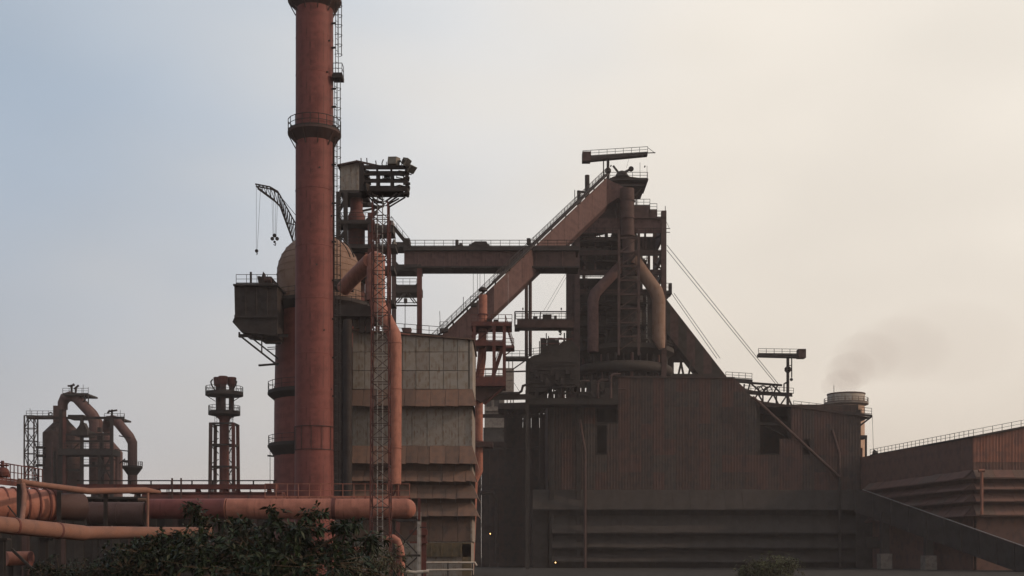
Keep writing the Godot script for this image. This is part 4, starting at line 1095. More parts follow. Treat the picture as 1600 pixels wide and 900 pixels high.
# ---- bridge, skip way and what hangs round them
func bridge() -> void:
	var d := 215.0
	var t := thing("gas_main_bridge", "long level plate girder bridge with a railed walkway on top", "bridge", Vector3(X(655, d), 0, -d - 2))
	var n := 13
	for i in n:
		var x0 := 632.0 + i * 20.6
		fpart(t, "web_panel", x0 + 0.15, 391, x0 + 20.45, 416, d + 0.15 + rng.randf() * 0.04, 4.0, mats.rosy if i < 8 else mats.brown)
		fpart(t, "stiffener", x0 - 0.5, 391, x0 + 0.5, 416, d - 0.1, 0.25, mats.rosy)
	fpart(t, "top_flange", 630, 385, 905, 391, d - 0.5, 5.2, mats.steel)
	fpart(t, "bottom_flange", 630, 415.5, 905, 418, d - 0.3, 4.8, mats.steel)
	rail(t, [P(634, 385, d - 0.4), P(900, 385, d - 0.4)], mats.steel, 1.1, 1.7, 0.08)
	rail(t, [P(634, 385, d + 4.4), P(900, 385, d + 4.4)], mats.steel, 1.1, 1.7, 0.06)
	for x in [660, 694, 708, 725, 743, 760, 778, 798, 850, 866, 882]: fpart(t, "hanger", x - 1.2, 418, x + 1.2, 421 if x != 694 else 422, d, 0.4, mats.steel)
	fpart(t, "bearing_block", 631, 372, 640, 385, d, 3, mats.steel)
	for q in [[651.5, 659, 417], [612, 618.5, 378]]:
		for dd in [d, d + 4]: fpart(t, "column", q[0], q[2], q[1], 900, dd, 0.8, mats.oxide if q[0] > 640 and dd == d else mats.brown)
		for dd in [d, d + 4]:
			var fb := B.new(); fb.box(Vector3(X(q[0], dd), 0, -dd - 0.8), Vector3(X(q[1], dd), H(900, dd), -dd)); part(t, "column_foot", fb, mats.brown)
	for q in [[612, 413, 658, 423], [612, 446, 658, 457], [612, 378, 632, 386]]:
		fpart(t, "portal_beam", q[0], q[1], q[2], q[3], d + 0.1, 4.5, mats.steel)
	for q in [[[618.5, 423], [624, 423], [618.5, 428]], [[651.5, 423], [645, 423], [651.5, 428]], [[618.5, 446], [622, 446], [618.5, 442]], [[651.5, 446], [648, 446], [651.5, 442]], [[618.5, 386], [618.5, 391], [624, 386]], [[618.5, 413], [618.5, 408], [623, 413]]]: ppart(t, "gusset", q, d + 0.2, 0.4, mats.steel)
	rail(t, [P(619, 446, d), P(651, 446, d)], mats.steel, 1.2, 1.2, 0.07)
	bpart(t, "service_beam", P(616, 477.5, d), P(653, 477.5, d), 0.25, mats.steel); bpart(t, "service_beam", P(617, 473, d), P(652, 473, d), 0.12, mats.steel)
	for q in [[617, 474, 632, 457], [652, 474, 638, 457], [621, 474, 634, 459], [648, 474, 636, 459]]: bpart(t, "brace", P(q[0], q[1], d), P(q[2], q[3], d), 0.18, mats.steel)
	fpart(t, "pulley_box", 631, 466, 636, 473, d - 0.2, 0.6, mats.steel)
	var m := thing("fan_housing", "low trapezoid fan housing on the bridge walkway", "fan", P(750, 385, d + 2))
	ppart(m, "casing", [[734, 385], [737, 380], [742, 377], [760, 377], [764, 385]], d + 0.8, 2.0, mats.steel)
	bpart(m, "base", P(733, 384.6, d + 1.8), P(765, 384.6, d + 1.8), 2.2, mats.steel, 0.2)
	var k := thing("valve_actuator", "short round valve actuator on the bridge walkway beside the fan", "valve", P(716, 385, d + 2))
	tpart(k, "body", [P(714, 385, d + 1.8), P(714, 375, d + 1.8)], 0.3, mats.steel, 10)
	var b := B.new(); b.dome(X(720, d + 1.8), H(385, d + 1.8), -d - 1.8, 0.42, 0.65, 12, 5); part(k, "motor", b, mats.steel)
	for q in [[739.5, 0], [746, 1], [750, 2], [757, 3]]:
		var r := thing("hoist_rope", "vertical hoist rope hanging below the bridge girder behind the vent pipe", "rope", P(q[0], 500, d + 1), "hoist ropes under the bridge")
		bpart(r, "strand", P(q[0], 418, d + 1), P(q[0], 503, d + 1), 0.07, mats.cable)

func skip_bridge() -> void:
	var d := 205.0
	var t := thing("skip_bridge", "massive inclined box girder skip bridge climbing to the furnace top", "bridge", Vector3(X(826, d), 0, -d - 2))
	var du := Vector2(968, 300); var dl := Vector2(640, 570)
	# depth runs from 205 at the foot to 240 at the furnace
	var pt := func(x: float, off: float) -> Vector3:
		var dd := 205.0 + clampf((x - 780.0) / 190.0, 0.0, 1.0) * 36.0
		var yu := 391.0 - (x - 829.0) * 0.955
		return P(x, yu + off, dd)
	var xs := []
	for i in 15: xs.append(640.0 + i * 22.0)
	for i in 14:
		var a: Vector3 = pt.call(xs[i] + 0.1, 0.0); var c: Vector3 = pt.call(xs[i + 1] - 0.1, 0.0)
		var al: Vector3 = pt.call(xs[i] + 0.1, 44.0); var cl: Vector3 = pt.call(xs[i + 1] - 0.1, 44.0)
		var b := B.new(); var bk := Vector3(0, 0, -4.0)
		b.hexa([a, c, cl, al, a + bk, c + bk, cl + bk, al + bk]); part(t, "girder_plate", b, mats.rosy)
	# the bent head of the girder
	var hb := B.new()
	var h := [P(948, 279, 240), P(962, 287, 241), P(976, 293, 241), P(980, 316, 241), P(966, 309, 241), P(948, 320, 240)]
	hb.poly(h, Vector3(0, 0, -4)); part(t, "head_plate", hb, mats.rosy)
	# walkway along the upper edge, on stub brackets
	for i in 13:
		var a: Vector3 = pt.call(xs[i] + 22, -5.0); var c: Vector3 = pt.call(xs[i + 1] + 22, -5.0)
		bpart(t, "walkway", a, c, 0.9, mats.steel, 0.22)
		rail(t, [a + Vector3(0, 0, 0.4), c + Vector3(0, 0, 0.4)], mats.steel, 1.15, 1.3, 0.075)
		rail(t, [a - Vector3(0, 0, 0.5), c - Vector3(0, 0, 0.5)], mats.steel, 1.15, 2.6, 0.06)
		bpart(t, "bracket", pt.call(xs[i] + 24, -5.0), pt.call(xs[i] + 24, 1.0), 0.25, mats.steel)
	for q in [[687, 514, 700], [735, 474, 745]]:
		fpart(t, "landing", q[0], q[1], q[2], q[1] + 4, d - 0.5, 2, mats.steel)
		rail(t, [P(q[0], q[1], d - 0.4), P(q[2], q[1], d - 0.4)], mats.steel, 1.2, 0.8, 0.07)
	for x in [822.5, 828.5]: tpart(t, "prop", [P(x, 557, 237), P(x, 434, 237)], 0.33, mats.brown, 10)
	tpart(t, "stack_pipe", L([[917.5, 322], [917.5, 274]], 238.0), 0.46, mats.steel, 12)
	for q in [[903, 298, 903, 322], [903, 299, 918, 301], [906, 301, 906, 318], [904, 318, 916, 302]]: bpart(t, "frame_member", P(q[0], q[1], 237), P(q[2], q[3], 237), 0.35, mats.steel)
	bpart(t, "lamp_post", P(898, 297, 237), P(898, 322, 237), 0.14, mats.steel)
	bpart(t, "lamp_post", P(724, 464, d), P(724, 490, d), 0.1, mats.steel)
	bpart(t, "lamp_post", P(687, 486, d), P(688, 510, d), 0.08, mats.steel)
	for q in [[826, 376]]: fpart(t, "switch_box", q[0] - 3, q[1] - 4, q[0] + 3, q[1] + 6, d + 6, 0.5, mats.steel)

func monorail() -> void:
	var d := 226.0
	var t := thing("monorail_platform", "railed monorail beam platform with a dangling hook left of the furnace", "platform", Vector3(X(850, d), H(512, d), -d - 2))
	fpart(t, "girder", 808, 499, 897, 511.5, d, 3.5, mats.brown)
	fpart(t, "end_plate", 804, 507, 812, 512.5, d - 0.2, 3.8, mats.steel)
	bpart(t, "top_bar", P(804.5, 487, d), P(890, 487, d), 0.2, mats.steel); bpart(t, "end_post", P(804.5, 487, d), P(804.5, 510, d), 0.25, mats.steel)
	bpart(t, "end_post", P(845, 487, d), P(843, 499, d), 0.2, mats.steel)
	rail(t, [P(806, 499, d - 0.1), P(893, 499, d - 0.1)], mats.steel, 1.1, 1.2, 0.08)
	for q in [[848, 491, 862, 499], [833, 494, 840, 499], [866, 493, 870, 499]]: fpart(t, "cabinet", q[0], q[1], q[2], q[3], d + 1, 1.2, mats.steel)
	for x in [817, 877]: bpart(t, "lamp_head", P(x, 481, d), P(x, 484, d), 0.25, mats.steel); bpart(t, "lamp_post", P(x, 483, d), P(x, 499, d), 0.07, mats.steel)
	var h := thing("monorail_hook", "dark crane hook hanging below the monorail girder", "hook", P(875, 522, d + 1))
	bpart(h, "rope", P(875, 511, d + 1), P(875, 516, d + 1), 0.08, mats.cable)
	var b := B.new(); b.cyl(P(875, 517.5, d + 0.7), P(875, 517.5, d + 1.3), 0.32, -1, 10)
	b.tube(L([[875, 519], [877, 520.5], [876, 523], [873.5, 522]], d + 1), 0.12, 6); part(h, "hook", b, mats.steel)

func vent_tower() -> void:
	var d := 172.0; var s := d / F
	var t := thing("vent_pipe_tower", "red steel stair tower round an orange vent pipe with a slanted open mouth", "tower", Vector3(X(765, d), 0, -d))
	var cx := X(754.5, d)
	var b := B.new()
	var r := 6.8 * s
	b.lathe(cx, -d, [[r, H(508, d)], [r, H(461, d)], [r - 0.06, H(461, d)], [r - 0.06, H(500, d)]], 24)
	part(t, "vent_mouth", b, mats.orange)
	b = B.new(); b.dome(cx, H(454.5, d), -d, r * 1.05, 6.5 * s, 24, 7); b.lathe(cx, -d, [[0.0, H(454, d)], [r * 1.05, H(454.5, d)]], 24)
	part(t, "rain_cap", b, mats.steel)
	for k in 4:
		var a := TAU * k / 4.0 + 0.2; var o := Vector3(cos(a), 0, sin(a)) * r
		bpart(t, "cap_strut", Vector3(cx, H(462, d), -d) + o, Vector3(cx, H(454.5, d), -d) + o, 0.06, mats.steel)
	tpart(t, "vent_pipe", [P(754.5, 508, d), P(753, 560, d), P(748, 600, d), P(748, 735, d), P(740, 752, d), Vector3(X(734, d), 0, -d)], 6.6 * s, mats.orange, 18)
	for q in [[754.5, 492], [754, 520], [753.5, 535], [748, 690], [748, 697]]:
		var f := B.new(); f.lathe(X(q[0], d), -d, [[6.6 * s, H(q[1] + 1, d)], [8.2 * s, H(q[1] + 1, d)], [8.2 * s, H(q[1] - 1, d)], [6.6 * s, H(q[1] - 1, d)]], 20); part(t, "flange", f, mats.oxide)
	for q in [[736, 504, 800, 509], [738, 533, 786, 540], [738, 590, 790, 603]]:
		fpart(t, "deck", q[0], q[1], q[2], q[3], d - 2.5, 5.0, mats.oxide)
		rail(t, [P(q[0], q[1], d - 2.4), P(q[2], q[1], d - 2.4)], mats.oxide, 1.1, 1.0, 0.07)
	rail(t, [P(800, 504, d - 2.4), P(800, 504, d + 2)], mats.steel, 1.1, 1.0, 0.07)
	for x in [741, 772, 788]:
		column(t, x, 505, 603, d - 2.2, 0.45, mats.oxide); column(t, x, 505, 603, d + 2.2, 0.45, mats.brown)
	for q in [[742, 536, 772, 509], [772, 589, 788, 541], [742, 589, 760, 541]]: bpart(t, "brace", P(q[0], q[1], d - 2), P(q[2], q[3], d - 2), 0.2, mats.oxide)
	stair(t, P(769, 589, d - 1.2), P(786, 540, d - 1.2), 1.0, mats.oxide)
	stair(t, P(802, 543, d - 1), P(790, 505, d - 1), 1.0, mats.oxide)
	fpart(t, "landing", 786, 541, 804, 544, d - 2, 3, mats.oxide)
	rail(t, [P(788, 541, d - 1.9), P(803, 541, d - 1.9)], mats.oxide, 1.1, 0.9, 0.07)
	bpart(t, "brace", P(803, 545, d - 1), P(789, 555, d - 1), 0.15, mats.oxide)
	bpart(t, "knee_brace", P(789, 603, d - 2), P(757, 632, d - 1), 0.22, mats.oxide)
	ppart(t, "hopper", [[741, 604], [788, 604], [762, 622], [752, 628], [744, 624]], d - 1.5, 3.5, mats.brown)
	fpart(t, "lower_deck", 740, 690, 770, 698, d - 1, 3, mats.brown)
	for q in [[765, 497], [775, 499]]: fpart(t, "motor", q[0] - 4, q[1], q[0] + 4, 504, d - 1, 1.0, mats.steel)

func far_tower() -> void:
	var d := 390.0
	var t := thing("distant_plant_tower", "pale grey distant plant tower glimpsed between vent tower and furnace", "tower", Vector3(X(780, d), 0, -d - 5))
	fpart(t, "block", 757, 586, 788, 668, d, 8, mats.concrete)
	fpart(t, "block", 785, 575, 803, 620, d + 2, 6, mats.concrete)
	for x in [787, 792.5, 798, 802]: fpart(t, "frame_post", x - 0.8, 594, x + 0.8, 668, d - 1, 0.4, mats.concrete)
	for y in [575, 592, 610, 640, 666]: fpart(t, "floor_edge", 757, y, 803, y + 2, d - 1.2, 1, mats.concrete)
	for q in [[760, 600, 768, 610], [772, 600, 780, 610], [760, 625, 768, 635], [772, 625, 780, 635]]: fpart(t, "window", q[0], q[1], q[2], q[3], d - 0.2, 0.2, mats.greysheet)
	for x in [787, 795, 801]: bpart(t, "mast_rod", P(x, 563, d + 3), P(x, 576, d + 3), 0.3, mats.concrete)
	fpart(t, "base", 755, 668, 850, 905, d, 8, mats.greysheet)

func pipe_gallery() -> void:
	var d := 215.0
	var t := thing("pipe_gallery", "thin railed pipe gallery linking vent tower and furnace block", "gallery", Vector3(X(805, d), H(562, d), -d))
	fpart(t, "walkway", 786, 558, 826, 562, d, 2, mats.steel)
	rail(t, [P(788, 558, d), P(824, 558, d)], mats.steel, 1.15, 1.2, 0.08)
	bpart(t, "brace", P(820, 564, d), P(800, 578, d), 0.2, mats.steel); bpart(t, "beam", P(786, 581, d), P(824, 580, d), 0.25, mats.steel)
	tpart(t, "bent_pipe", L([[765, 615], [811, 614], [815, 611], [817, 603], [826, 600]], d), 0.22, mats.steel, 10)
	for y in [619, 623]: bpart(t, "pipe", P(758, y, d + 1), P(832, y - 1, d + 1), 0.5, mats.greysheet)
	bpart(t, "stay", P(803, 598, d), P(812, 612, d), 0.06, mats.cable)
	column(t, 824, 556, 900, d + 2, 0.5, mats.greysheet)

# ---- far left plant
func far_furnace() -> void:
	var d := 262.0; var s := d / F
	var t := thing("dust_catcher", "larger bottle shaped dust catcher with a bent gas pipe far left", "vessel", Vector3(X(97, d), 0, -d - 4))
	var cx := X(97, d + 4); var cz := -d - 4.0
	var b := B.new(); b.lathe(cx, cz, [[29 * s, 0], [29 * s, H(674, d)], [12 * s, H(656, d)], [6.5 * s, H(648, d)], [6.5 * s, H(628, d)]], 32); part(t, "shell", b, mats.brown)
	tpart(t, "downcomer", [P(98, 640, d + 4), P(98, 630, d + 4), P(102, 622, d + 4), P(110, 619, d + 3), P(119, 622, d + 2), P(137, 641, d), P(144, 650, d), P(147, 662, d), P(147, 760, d)], 7.6 * s, mats.rosy, 16)
	tpart(t, "downcomer", [P(112, 620, d + 6), P(124, 624, d + 6), P(146, 646, d + 6), P(154, 660, d + 6), P(154, 760, d + 6)], 6.5 * s, mats.rosy, 16)
	fpart(t, "top_deck", 98, 615, 138, 617.5, d, 6, mats.steel)
	rail(t, [P(98, 615, d), P(138, 615, d), P(138, 615, d + 6)], mats.steel, 1.15, 1.4, 0.08)
	for q in [[110, 605, 116, 600], [116, 608, 123, 602], [106, 603, 113, 603], [112, 615, 112, 601], [118, 615, 119, 606]]: bpart(t, "bleeder_lever", P(q[0], q[1], d + 1), P(q[2], q[3], d + 1), 0.35, mats.steel)
	b = B.new(); b.dome(X(112, d), H(602, d), -d - 1, 0.35, 0.35, 10, 4); part(t, "bleeder_weight", b, mats.steel)
	for q in [[130, 601], [138, 605]]: bpart(t, "lamp_post", P(q[0], q[1], d), P(q[0], 615, d), 0.07, mats.steel)
	for q in [[138, 617, 138, 634], [132, 617, 132, 628], [128, 630, 137, 620]]: bpart(t, "hanger", P(q[0], q[1], d), P(q[2], q[3], d), 0.2, mats.steel)
	fpart(t, "collar_deck", 106, 648, 130, 654, d + 1, 4, mats.steel)
	var t2 := thing("dust_catcher", "smaller bottle shaped dust catcher with a bent gas pipe far left", "vessel", Vector3(X(165, d + 10), 0, -d - 14))
	cx = X(167, d + 14); cz = -d - 14.0
	b = B.new(); b.lathe(cx, cz, [[25 * s, 0], [25 * s, H(704, d + 10)], [11 * s, H(688, d + 10)], [5.5 * s, H(676, d + 10)], [5.5 * s, H(658, d + 10)]], 28); part(t2, "shell", b, mats.rosy)
	tpart(t2, "downcomer", [P(167, 675, d + 10), P(167, 664, d + 10), P(170, 657, d + 9), P(177, 656, d + 8), P(184, 660, d + 6), P(202, 682, d + 4), P(207, 692, d + 4), P(207, 762, d + 4)], 7.4 * s, mats.rosy, 16)
	fpart(t2, "top_deck", 163, 654, 194, 656.5, d + 6, 5, mats.steel)
	rail(t2, [P(163, 654, d + 6), P(194, 654, d + 6), P(194, 654, d + 11)], mats.steel, 1.1, 1.4, 0.08)
	for q in [[169, 643, 183, 641], [175, 654, 175, 640], [172, 641, 168, 646]]: bpart(t2, "bleeder_lever", P(q[0], q[1], d + 7), P(q[2], q[3], d + 7), 0.35, mats.steel)
	for q in [[188, 641], [194.5, 646]]: bpart(t2, "lamp_post", P(q[0], q[1], d + 6), P(q[0], 654, d + 6), 0.07, mats.steel)
	bpart(t2, "hanger", P(193, 656, d + 6), P(193, 668, d + 6), 0.2, mats.steel); bpart(t2, "hanger", P(188, 656, d + 6), P(188, 663, d + 6), 0.2, mats.steel)
	b = B.new(); flare(b, X(207, d + 4), -d - 4, 7 * s, 15.5 * s, H(727, d), 0.3, 14 * s); part(t2, "ring_platform", b, mats.steel)
	rail(t2, ring(X(207, d + 4), H(727, d), -d - 4, 15.2 * s), mats.steel, 1.1, 1.2, 0.07)
	fpart(t2, "link_deck", 191, 719, 200, 722, d + 4, 2, mats.steel)
	# hoist frame in front of both vessels
	var h := thing("hoist_gantry", "dark steel gantry with decks standing before the far dust catchers", "gantry", Vector3(X(130, d - 8), 0, -d + 8))
	var e := d - 8
	for x in [95, 101, 128, 174.5]: column(h, x, 640 if x < 100 else 652, 900, e, 0.6, mats.steel if x != 101 else mats.oxide)
	beam(h, P(82, 653, e), P(194, 653, e), 0.4, 0.5, mats.steel)
	for q in [[90, 702, 176, 711], [112, 672, 136, 680]]: fpart(h, "deck", q[0], q[1], q[2], q[3], e - 1, 5, mats.steel)
	rail(h, [P(90, 702, e - 0.9), P(176, 702, e - 0.9)], mats.steel, 1.2, 1.5, 0.08)
	beam(h, P(90, 679, e), P(176, 678, e), 0.3, 0.35, mats.steel)
	ppart(h, "hopper", [[118, 672], [127, 660], [130, 660], [136, 672], [132, 682], [122, 682]], e + 0.6, 2, mats.steel)
	for q in [[155, 714, 173, 748], [173, 714, 155, 748], [155, 736, 173, 735], [128, 653, 124, 670]]: bpart(h, "brace", P(q[0], q[1], e), P(q[2], q[3], e), 0.28, mats.steel)
	for i in 22:
		var x := rng.randf_range(72, 186); var y := rng.randf_range(660, 735); var dd := e + rng.randf_range(0.5, 5.0)
		if i % 3 == 0: tpart(h, "pipe", [P(x, y, dd), P(x, 765, dd)], rng.randf_range(0.15, 0.45), mats.rosy if i % 2 else mats.steel, 8)
		elif i % 3 == 1: bpart(h, "brace", P(x, y, dd), P(x + rng.randf_range(8, 26), y + rng.randf_range(-14, 14), dd), 0.22, mats.steel)
		else: fpart(h, "cabinet", x, y, x + 5, y + rng.randf_range(4, 9), dd, 0.8, mats.steel)
	for q in [[92, 128, 735], [128, 176, 728], [92, 176, 690]]:
		beam(h, P(q[0], q[2], e), P(q[1], q[2], e), 0.3, 0.35, mats.steel)
		rail(h, [P(q[0], q[2] - 1.5, e - 0.2), P(q[1], q[2] - 1.5, e - 0.2)], mats.steel, 1.1, 1.5, 0.075)
	ladder(h, P(109, 750, e - 0.3), H(702, e), Vector3(0, 0, 1), mats.steel)
	column(h, 155, 711, 900, e, 0.45, mats.steel)
	for x in [87, 92]: column(h, x, 634, 660, e + 2, 0.8, mats.brown, "cabinet")
	var l := thing("lattice_stair_tower", "slim lattice stair tower at the far left of the dust catchers", "tower", Vector3(X(48, d), 0, -d))
	lattice(l, X(48.5, d), -d, 0, H(650, d), 16 * s, 15 * s, 12, 0.25, 0.14, mats.steel, true)
	fpart(l, "deck", 41, 650, 84, 653.5, d - 1, 2.4, mats.steel)
	rail(l, [P(41, 650, d - 0.9), P(84, 650, d - 0.9)], mats.steel, 1.1, 1.3, 0.08)
	b = B.new()
	var pp := []
	for k in 13: pp.append(P(79 + 2.6 * cos(TAU * k / 12.0), 647 + 2.6 * sin(TAU * k / 12.0), d - 0.5))
	b.tube(pp, 0.12, 6); part(l, "cable_reel", b, mats.steel)
	for y in [698, 711, 726]:
		fpart(l, "landing", 55, y, 68, y + 2, d - 0.5, 2, mats.steel)
		rail(l, [P(56, y, d - 0.4), P(67, y, d - 0.4)], mats.steel, 1.0, 0.9, 0.07)
	bpart(l, "lamp_post", P(47, 638, d), P(47, 650, d), 0.07, mats.steel)

func flare_stack() -> void:
	var d := 222.0; var s := d / F
	var cx := X(350.5, d)
	var t := thing("flare_stack", "three burner gas flare stack held in a square braced frame", "flare stack", Vector3(cx, 0, -d))
	var b := B.new(); b.lathe(cx, -d, [[8.2 * s, 0], [7.2 * s, H(664, d)], [8 * s, H(656, d)], [15 * s, H(648, d)]], 24); part(t, "riser", b, mats.oxide)
	for y in [[646, 24.5], [616, 29]]:
		var f := B.new(); f.lathe(cx, -d, [[12 * s, H(y[0] + 5, d)], [y[1] * s, H(y[0] + 2.5, d)], [y[1] * s, H(y[0] - 2, d)], [4 * s, H(y[0] - 2, d)]], 28)
		var pf := part(t, "ring_platform", f, mats.steel)
		rail(pf, ring(cx, H(y[0] - 2, d), -d, (y[1] - 0.4) * s), mats.steel, 1.1, 1.1, 0.075)
	for k in 3:
		var a := TAU * k / 3.0 + PI * 0.5
		var ox := 11.5 * s * cos(a) if k > 0 else 0.0
		var oz := 8.0 * s * sin(a)
		tpart(t, "burner_pipe", [Vector3(cx + ox, H(652, d), -d + oz), Vector3(cx + ox * 1.05, H(604, d), -d + oz)], 4.2 * s, mats.brown, 14)
		b = B.new(); b.lathe(cx + ox * 1.05, -d + oz, [[4.2 * s, H(604, d)], [6.6 * s, H(600, d)], [7.6 * s, H(590, d)], [6.6 * s, H(589, d)], [5 * s, H(600, d)]], 18); part(t, "burner_cup", b, mats.oxide)
	for sx in [-1, 1]:
		tpart(t, "pilot_pipe", [Vector3(cx + sx * 14 * s, H(610, d), -d + 0.5), Vector3(cx + sx * 19 * s, H(602, d), -d + 0.5), Vector3(cx + sx * 20 * s, H(597, d), -d + 0.5), Vector3(cx + sx * 17 * s, H(593, d), -d + 0.5)], 0.13, mats.steel, 8)
		bpart(t, "knee_brace", Vector3(cx + sx * 28 * s, H(618, d), -d), Vector3(cx + sx * 14 * s, H(627, d), -d), 0.12, mats.steel)
	for sx in [-1, 1]:
		for sz in [-1, 1]:
			var ft := Vector3(cx + sx * 19.5 * s, 0, -d + sz * 17 * s); var tp := Vector3(cx + sx * 17.5 * s, H(662, d), -d + sz * 15 * s)
			bpart(t, "leg", ft, tp, 0.55, mats.oxide if sx > 0 else mats.brown)
	for y in [663, 696, 730]:
		for sz in [-1, 1]: bpart(t, "cross_beam", Vector3(cx - 18 * s, H(y, d), -d + sz * 15.5 * s), Vector3(cx + 18 * s, H(y, d), -d + sz * 15.5 * s), 0.3, mats.steel)
		for sx in [-1, 1]: bpart(t, "cross_beam", Vector3(cx + sx * 18 * s, H(y, d), -d - 15.5 * s), Vector3(cx + sx * 18 * s, H(y, d), -d + 15.5 * s), 0.3, mats.steel)
		for sx in [-1, 1]:
			bpart(t, "brace", Vector3(cx + sx * 17 * s, H(y + 2, d), -d + 15.5 * s), Vector3(cx + sx * 8 * s, H(y + 13, d), -d + 4 * s), 0.13, mats.steel)
			bpart(t, "brace", Vector3(cx + sx * 17 * s, H(y + 30, d), -d + 15.5 * s), Vector3(cx + sx * 8 * s, H(y + 22, d), -d + 4 * s), 0.13, mats.steel)
	ladder(t, Vector3(cx + 12.5 * s, 0, -d + 0.8), H(648, d), Vector3(0.3, 0, 0.95), mats.steel, true)
	ladder(t, Vector3(cx - 11.5 * s, H(662, d), -d + 0.8), H(648, d), Vector3(-0.3, 0, 0.95), mats.steel, true)

func rack() -> void:
	var d := 118.0; var s := d / F
	var t := thing("pipe_rack_bridge", "long low rusty walkway beam above a wide brown duct", "pipe rack", Vector3(X(320, d), 0, -d))
	fpart(t, "girder", 120, 756.5, 432, 764, d, 1.0, mats.oxide)
	bpart(t, "top_rail", P(120, 751, d - 0.1), P(432, 751, d - 0.1), 0.11, mats.steel)
	for i in 9: bpart(t, "rail_post", P(172 + i * 32, 757, d - 0.1), P(172 + i * 32, 751, d - 0.1), 0.12, mats.steel)
	for x in [269, 283]: bpart(t, "pole", P(x, 747, d - 0.2), P(x, 800, d - 0.2), 0.14, mats.brown)
	for x in [180, 246, 309, 352, 371, 420]:
		ppart(t, "saddle", [[x - 4, 770], [x - 1.5, 763], [x + 1.5, 763], [x + 4, 770]], d + 0.3, 0.6, mats.oxide)
	for x in [261, 264, 306, 332, 391, 414, 418]: bpart(t, "hanger", P(x, 764, d + 0.3), P(x, 771, d + 0.3), 0.08, mats.steel)
	for x in [215, 330, 440]: column(t, x, 772, 900, d + 0.8, 0.5, mats.brown)
	var u := thing("brown_duct", "wide dull brown duct running level behind the tree", "duct", Vector3(X(330, d), 0, -d - 1))
	tpart(u, "shell", [P(225, 786, d + 1), P(444, 786, d + 1)], 17.5 * s, mats.oxide, 24)
	for x in [215, 268, 330, 392]:
		tpart(u, "band", [P(x - 1, 786, d + 1), P(x + 1, 786, d + 1)], 18.3 * s, mats.brown, 24)
		column(u, x + 6, 800, 900, d + 1, 0.45, mats.brown)
	fpart(u, "top_plate", 200, 769, 440, 771, d + 0.2, 1.6, mats.oxide)

func light_mast() -> void:
	var d := 80.0; var s := d / F
	var cx := X(596, d)
	var t := thing("floodlight_mast", "tall slim lattice mast with a dark rack of floodlights on top", "light mast", Vector3(cx, 0, -d))
	lattice(t, cx - 1.0 * s, -d, 0, H(318, d), 31 * s, 24 * s, 28, 0.085, 0.045, mats.brown, true, mats.oxide)
	ladder(t, Vector3(cx - 2 * s, 0.3, -d + 0.1), H(306, d), Vector3(0, 0, 1), mats.galv, false, 0.34)
	# head frame
	var x0 := X(567, d); var x1 := X(637, d); var z0 := -d - 0.6; var z1 := -d + 0.6
	for y in [266, 277, 288, 300]:
		var w := 0.26 if y == 266 or y == 300 else 0.15
		for z in [z0, z1]: bpart(t, "head_rail", Vector3(x0, H(y, d), z), Vector3(x1, H(y, d), z), 0.12, mats.steel, w)
		for x in [x0, x1]: bpart(t, "head_rail", Vector3(x, H(y, d), z0), Vector3(x, H(y, d), z1), 0.12, mats.steel, w)
	for x in [567, 591, 613, 636]:
		for z in [z0, z1]: bpart(t, "head_post", Vector3(X(x, d), H(304, d), z), Vector3(X(x, d), H(263, d), z), 0.13 if x > 570 else 0.3, mats.steel)
	var dk := B.new(); dk.box(Vector3(x0, H(304, d), z0), Vector3(x1 - 0.3, H(302, d), z1)); part(t, "head_floor", dk, mats.steel)
	for q in [[575, 306, 592, 320], [632, 306, 608, 320], [583, 309, 600, 316], [622, 308, 603, 318]]:
		for z in [-0.6, 0.6]: bpart(t, "head_brace", P(q[0], q[1] - 2, d) + Vector3(0, 0, z), P(q[2], q[3], d) + Vector3(0, 0, z * 0.7), 0.09, mats.steel)
	for x in [564, 573, 587, 598]: tpart(t, "lightning_rod", [P(x, 264, d), P(x + (0.6 if x < 590 else -1.2), 255, d), P(x - (0 if x < 590 else -1), 247 + (x % 3) * 2, d)], 0.035, mats.steel, 6)
	# floodlights: some look over the yard, most are seen from behind or the side
	var lamps := [[573, 272, -1.1, 0.3, 0.55], [573, 294, -1.0, 0.2, 0.6], [604, 273, 3.0, 0.3, 0.4], [623, 294, 2.4, 0.25, 0.5], [585, 296, 2.9, 0.3, 0.4], [636, 296, 1.6, 0.25, 0.5], [575, 284, -1.5, 0.25, 0.6], [626, 271, 0.5, 0.25, 0.42]]
	for q in lamps: floodlight(t, P(q[0], q[1], d + rng.randf_range(-0.5, 0.5)), q[2], q[3], q[4], mats.steel, 0.0)
	floodlight(t, P(614, 252.5, d - 0.6), 2.9, 0.15, 0.8, mats.lamp, 0.06)
	floodlight(t, P(634, 253.5, d - 0.6), 1.25, 0.5, 0.66, mats.lamp, 0.0)
	floodlight(t, P(642, 263, d - 0.6), 1.0, 0.75, 0.62, mats.lamp, 0.0)
	for q in [[640, 278], [641, 287], [640, 302]]: bpart(t, "stub_arm", P(630, q[1], d - 0.62), P(q[0], q[1], d - 0.62), 0.14, mats.steel)
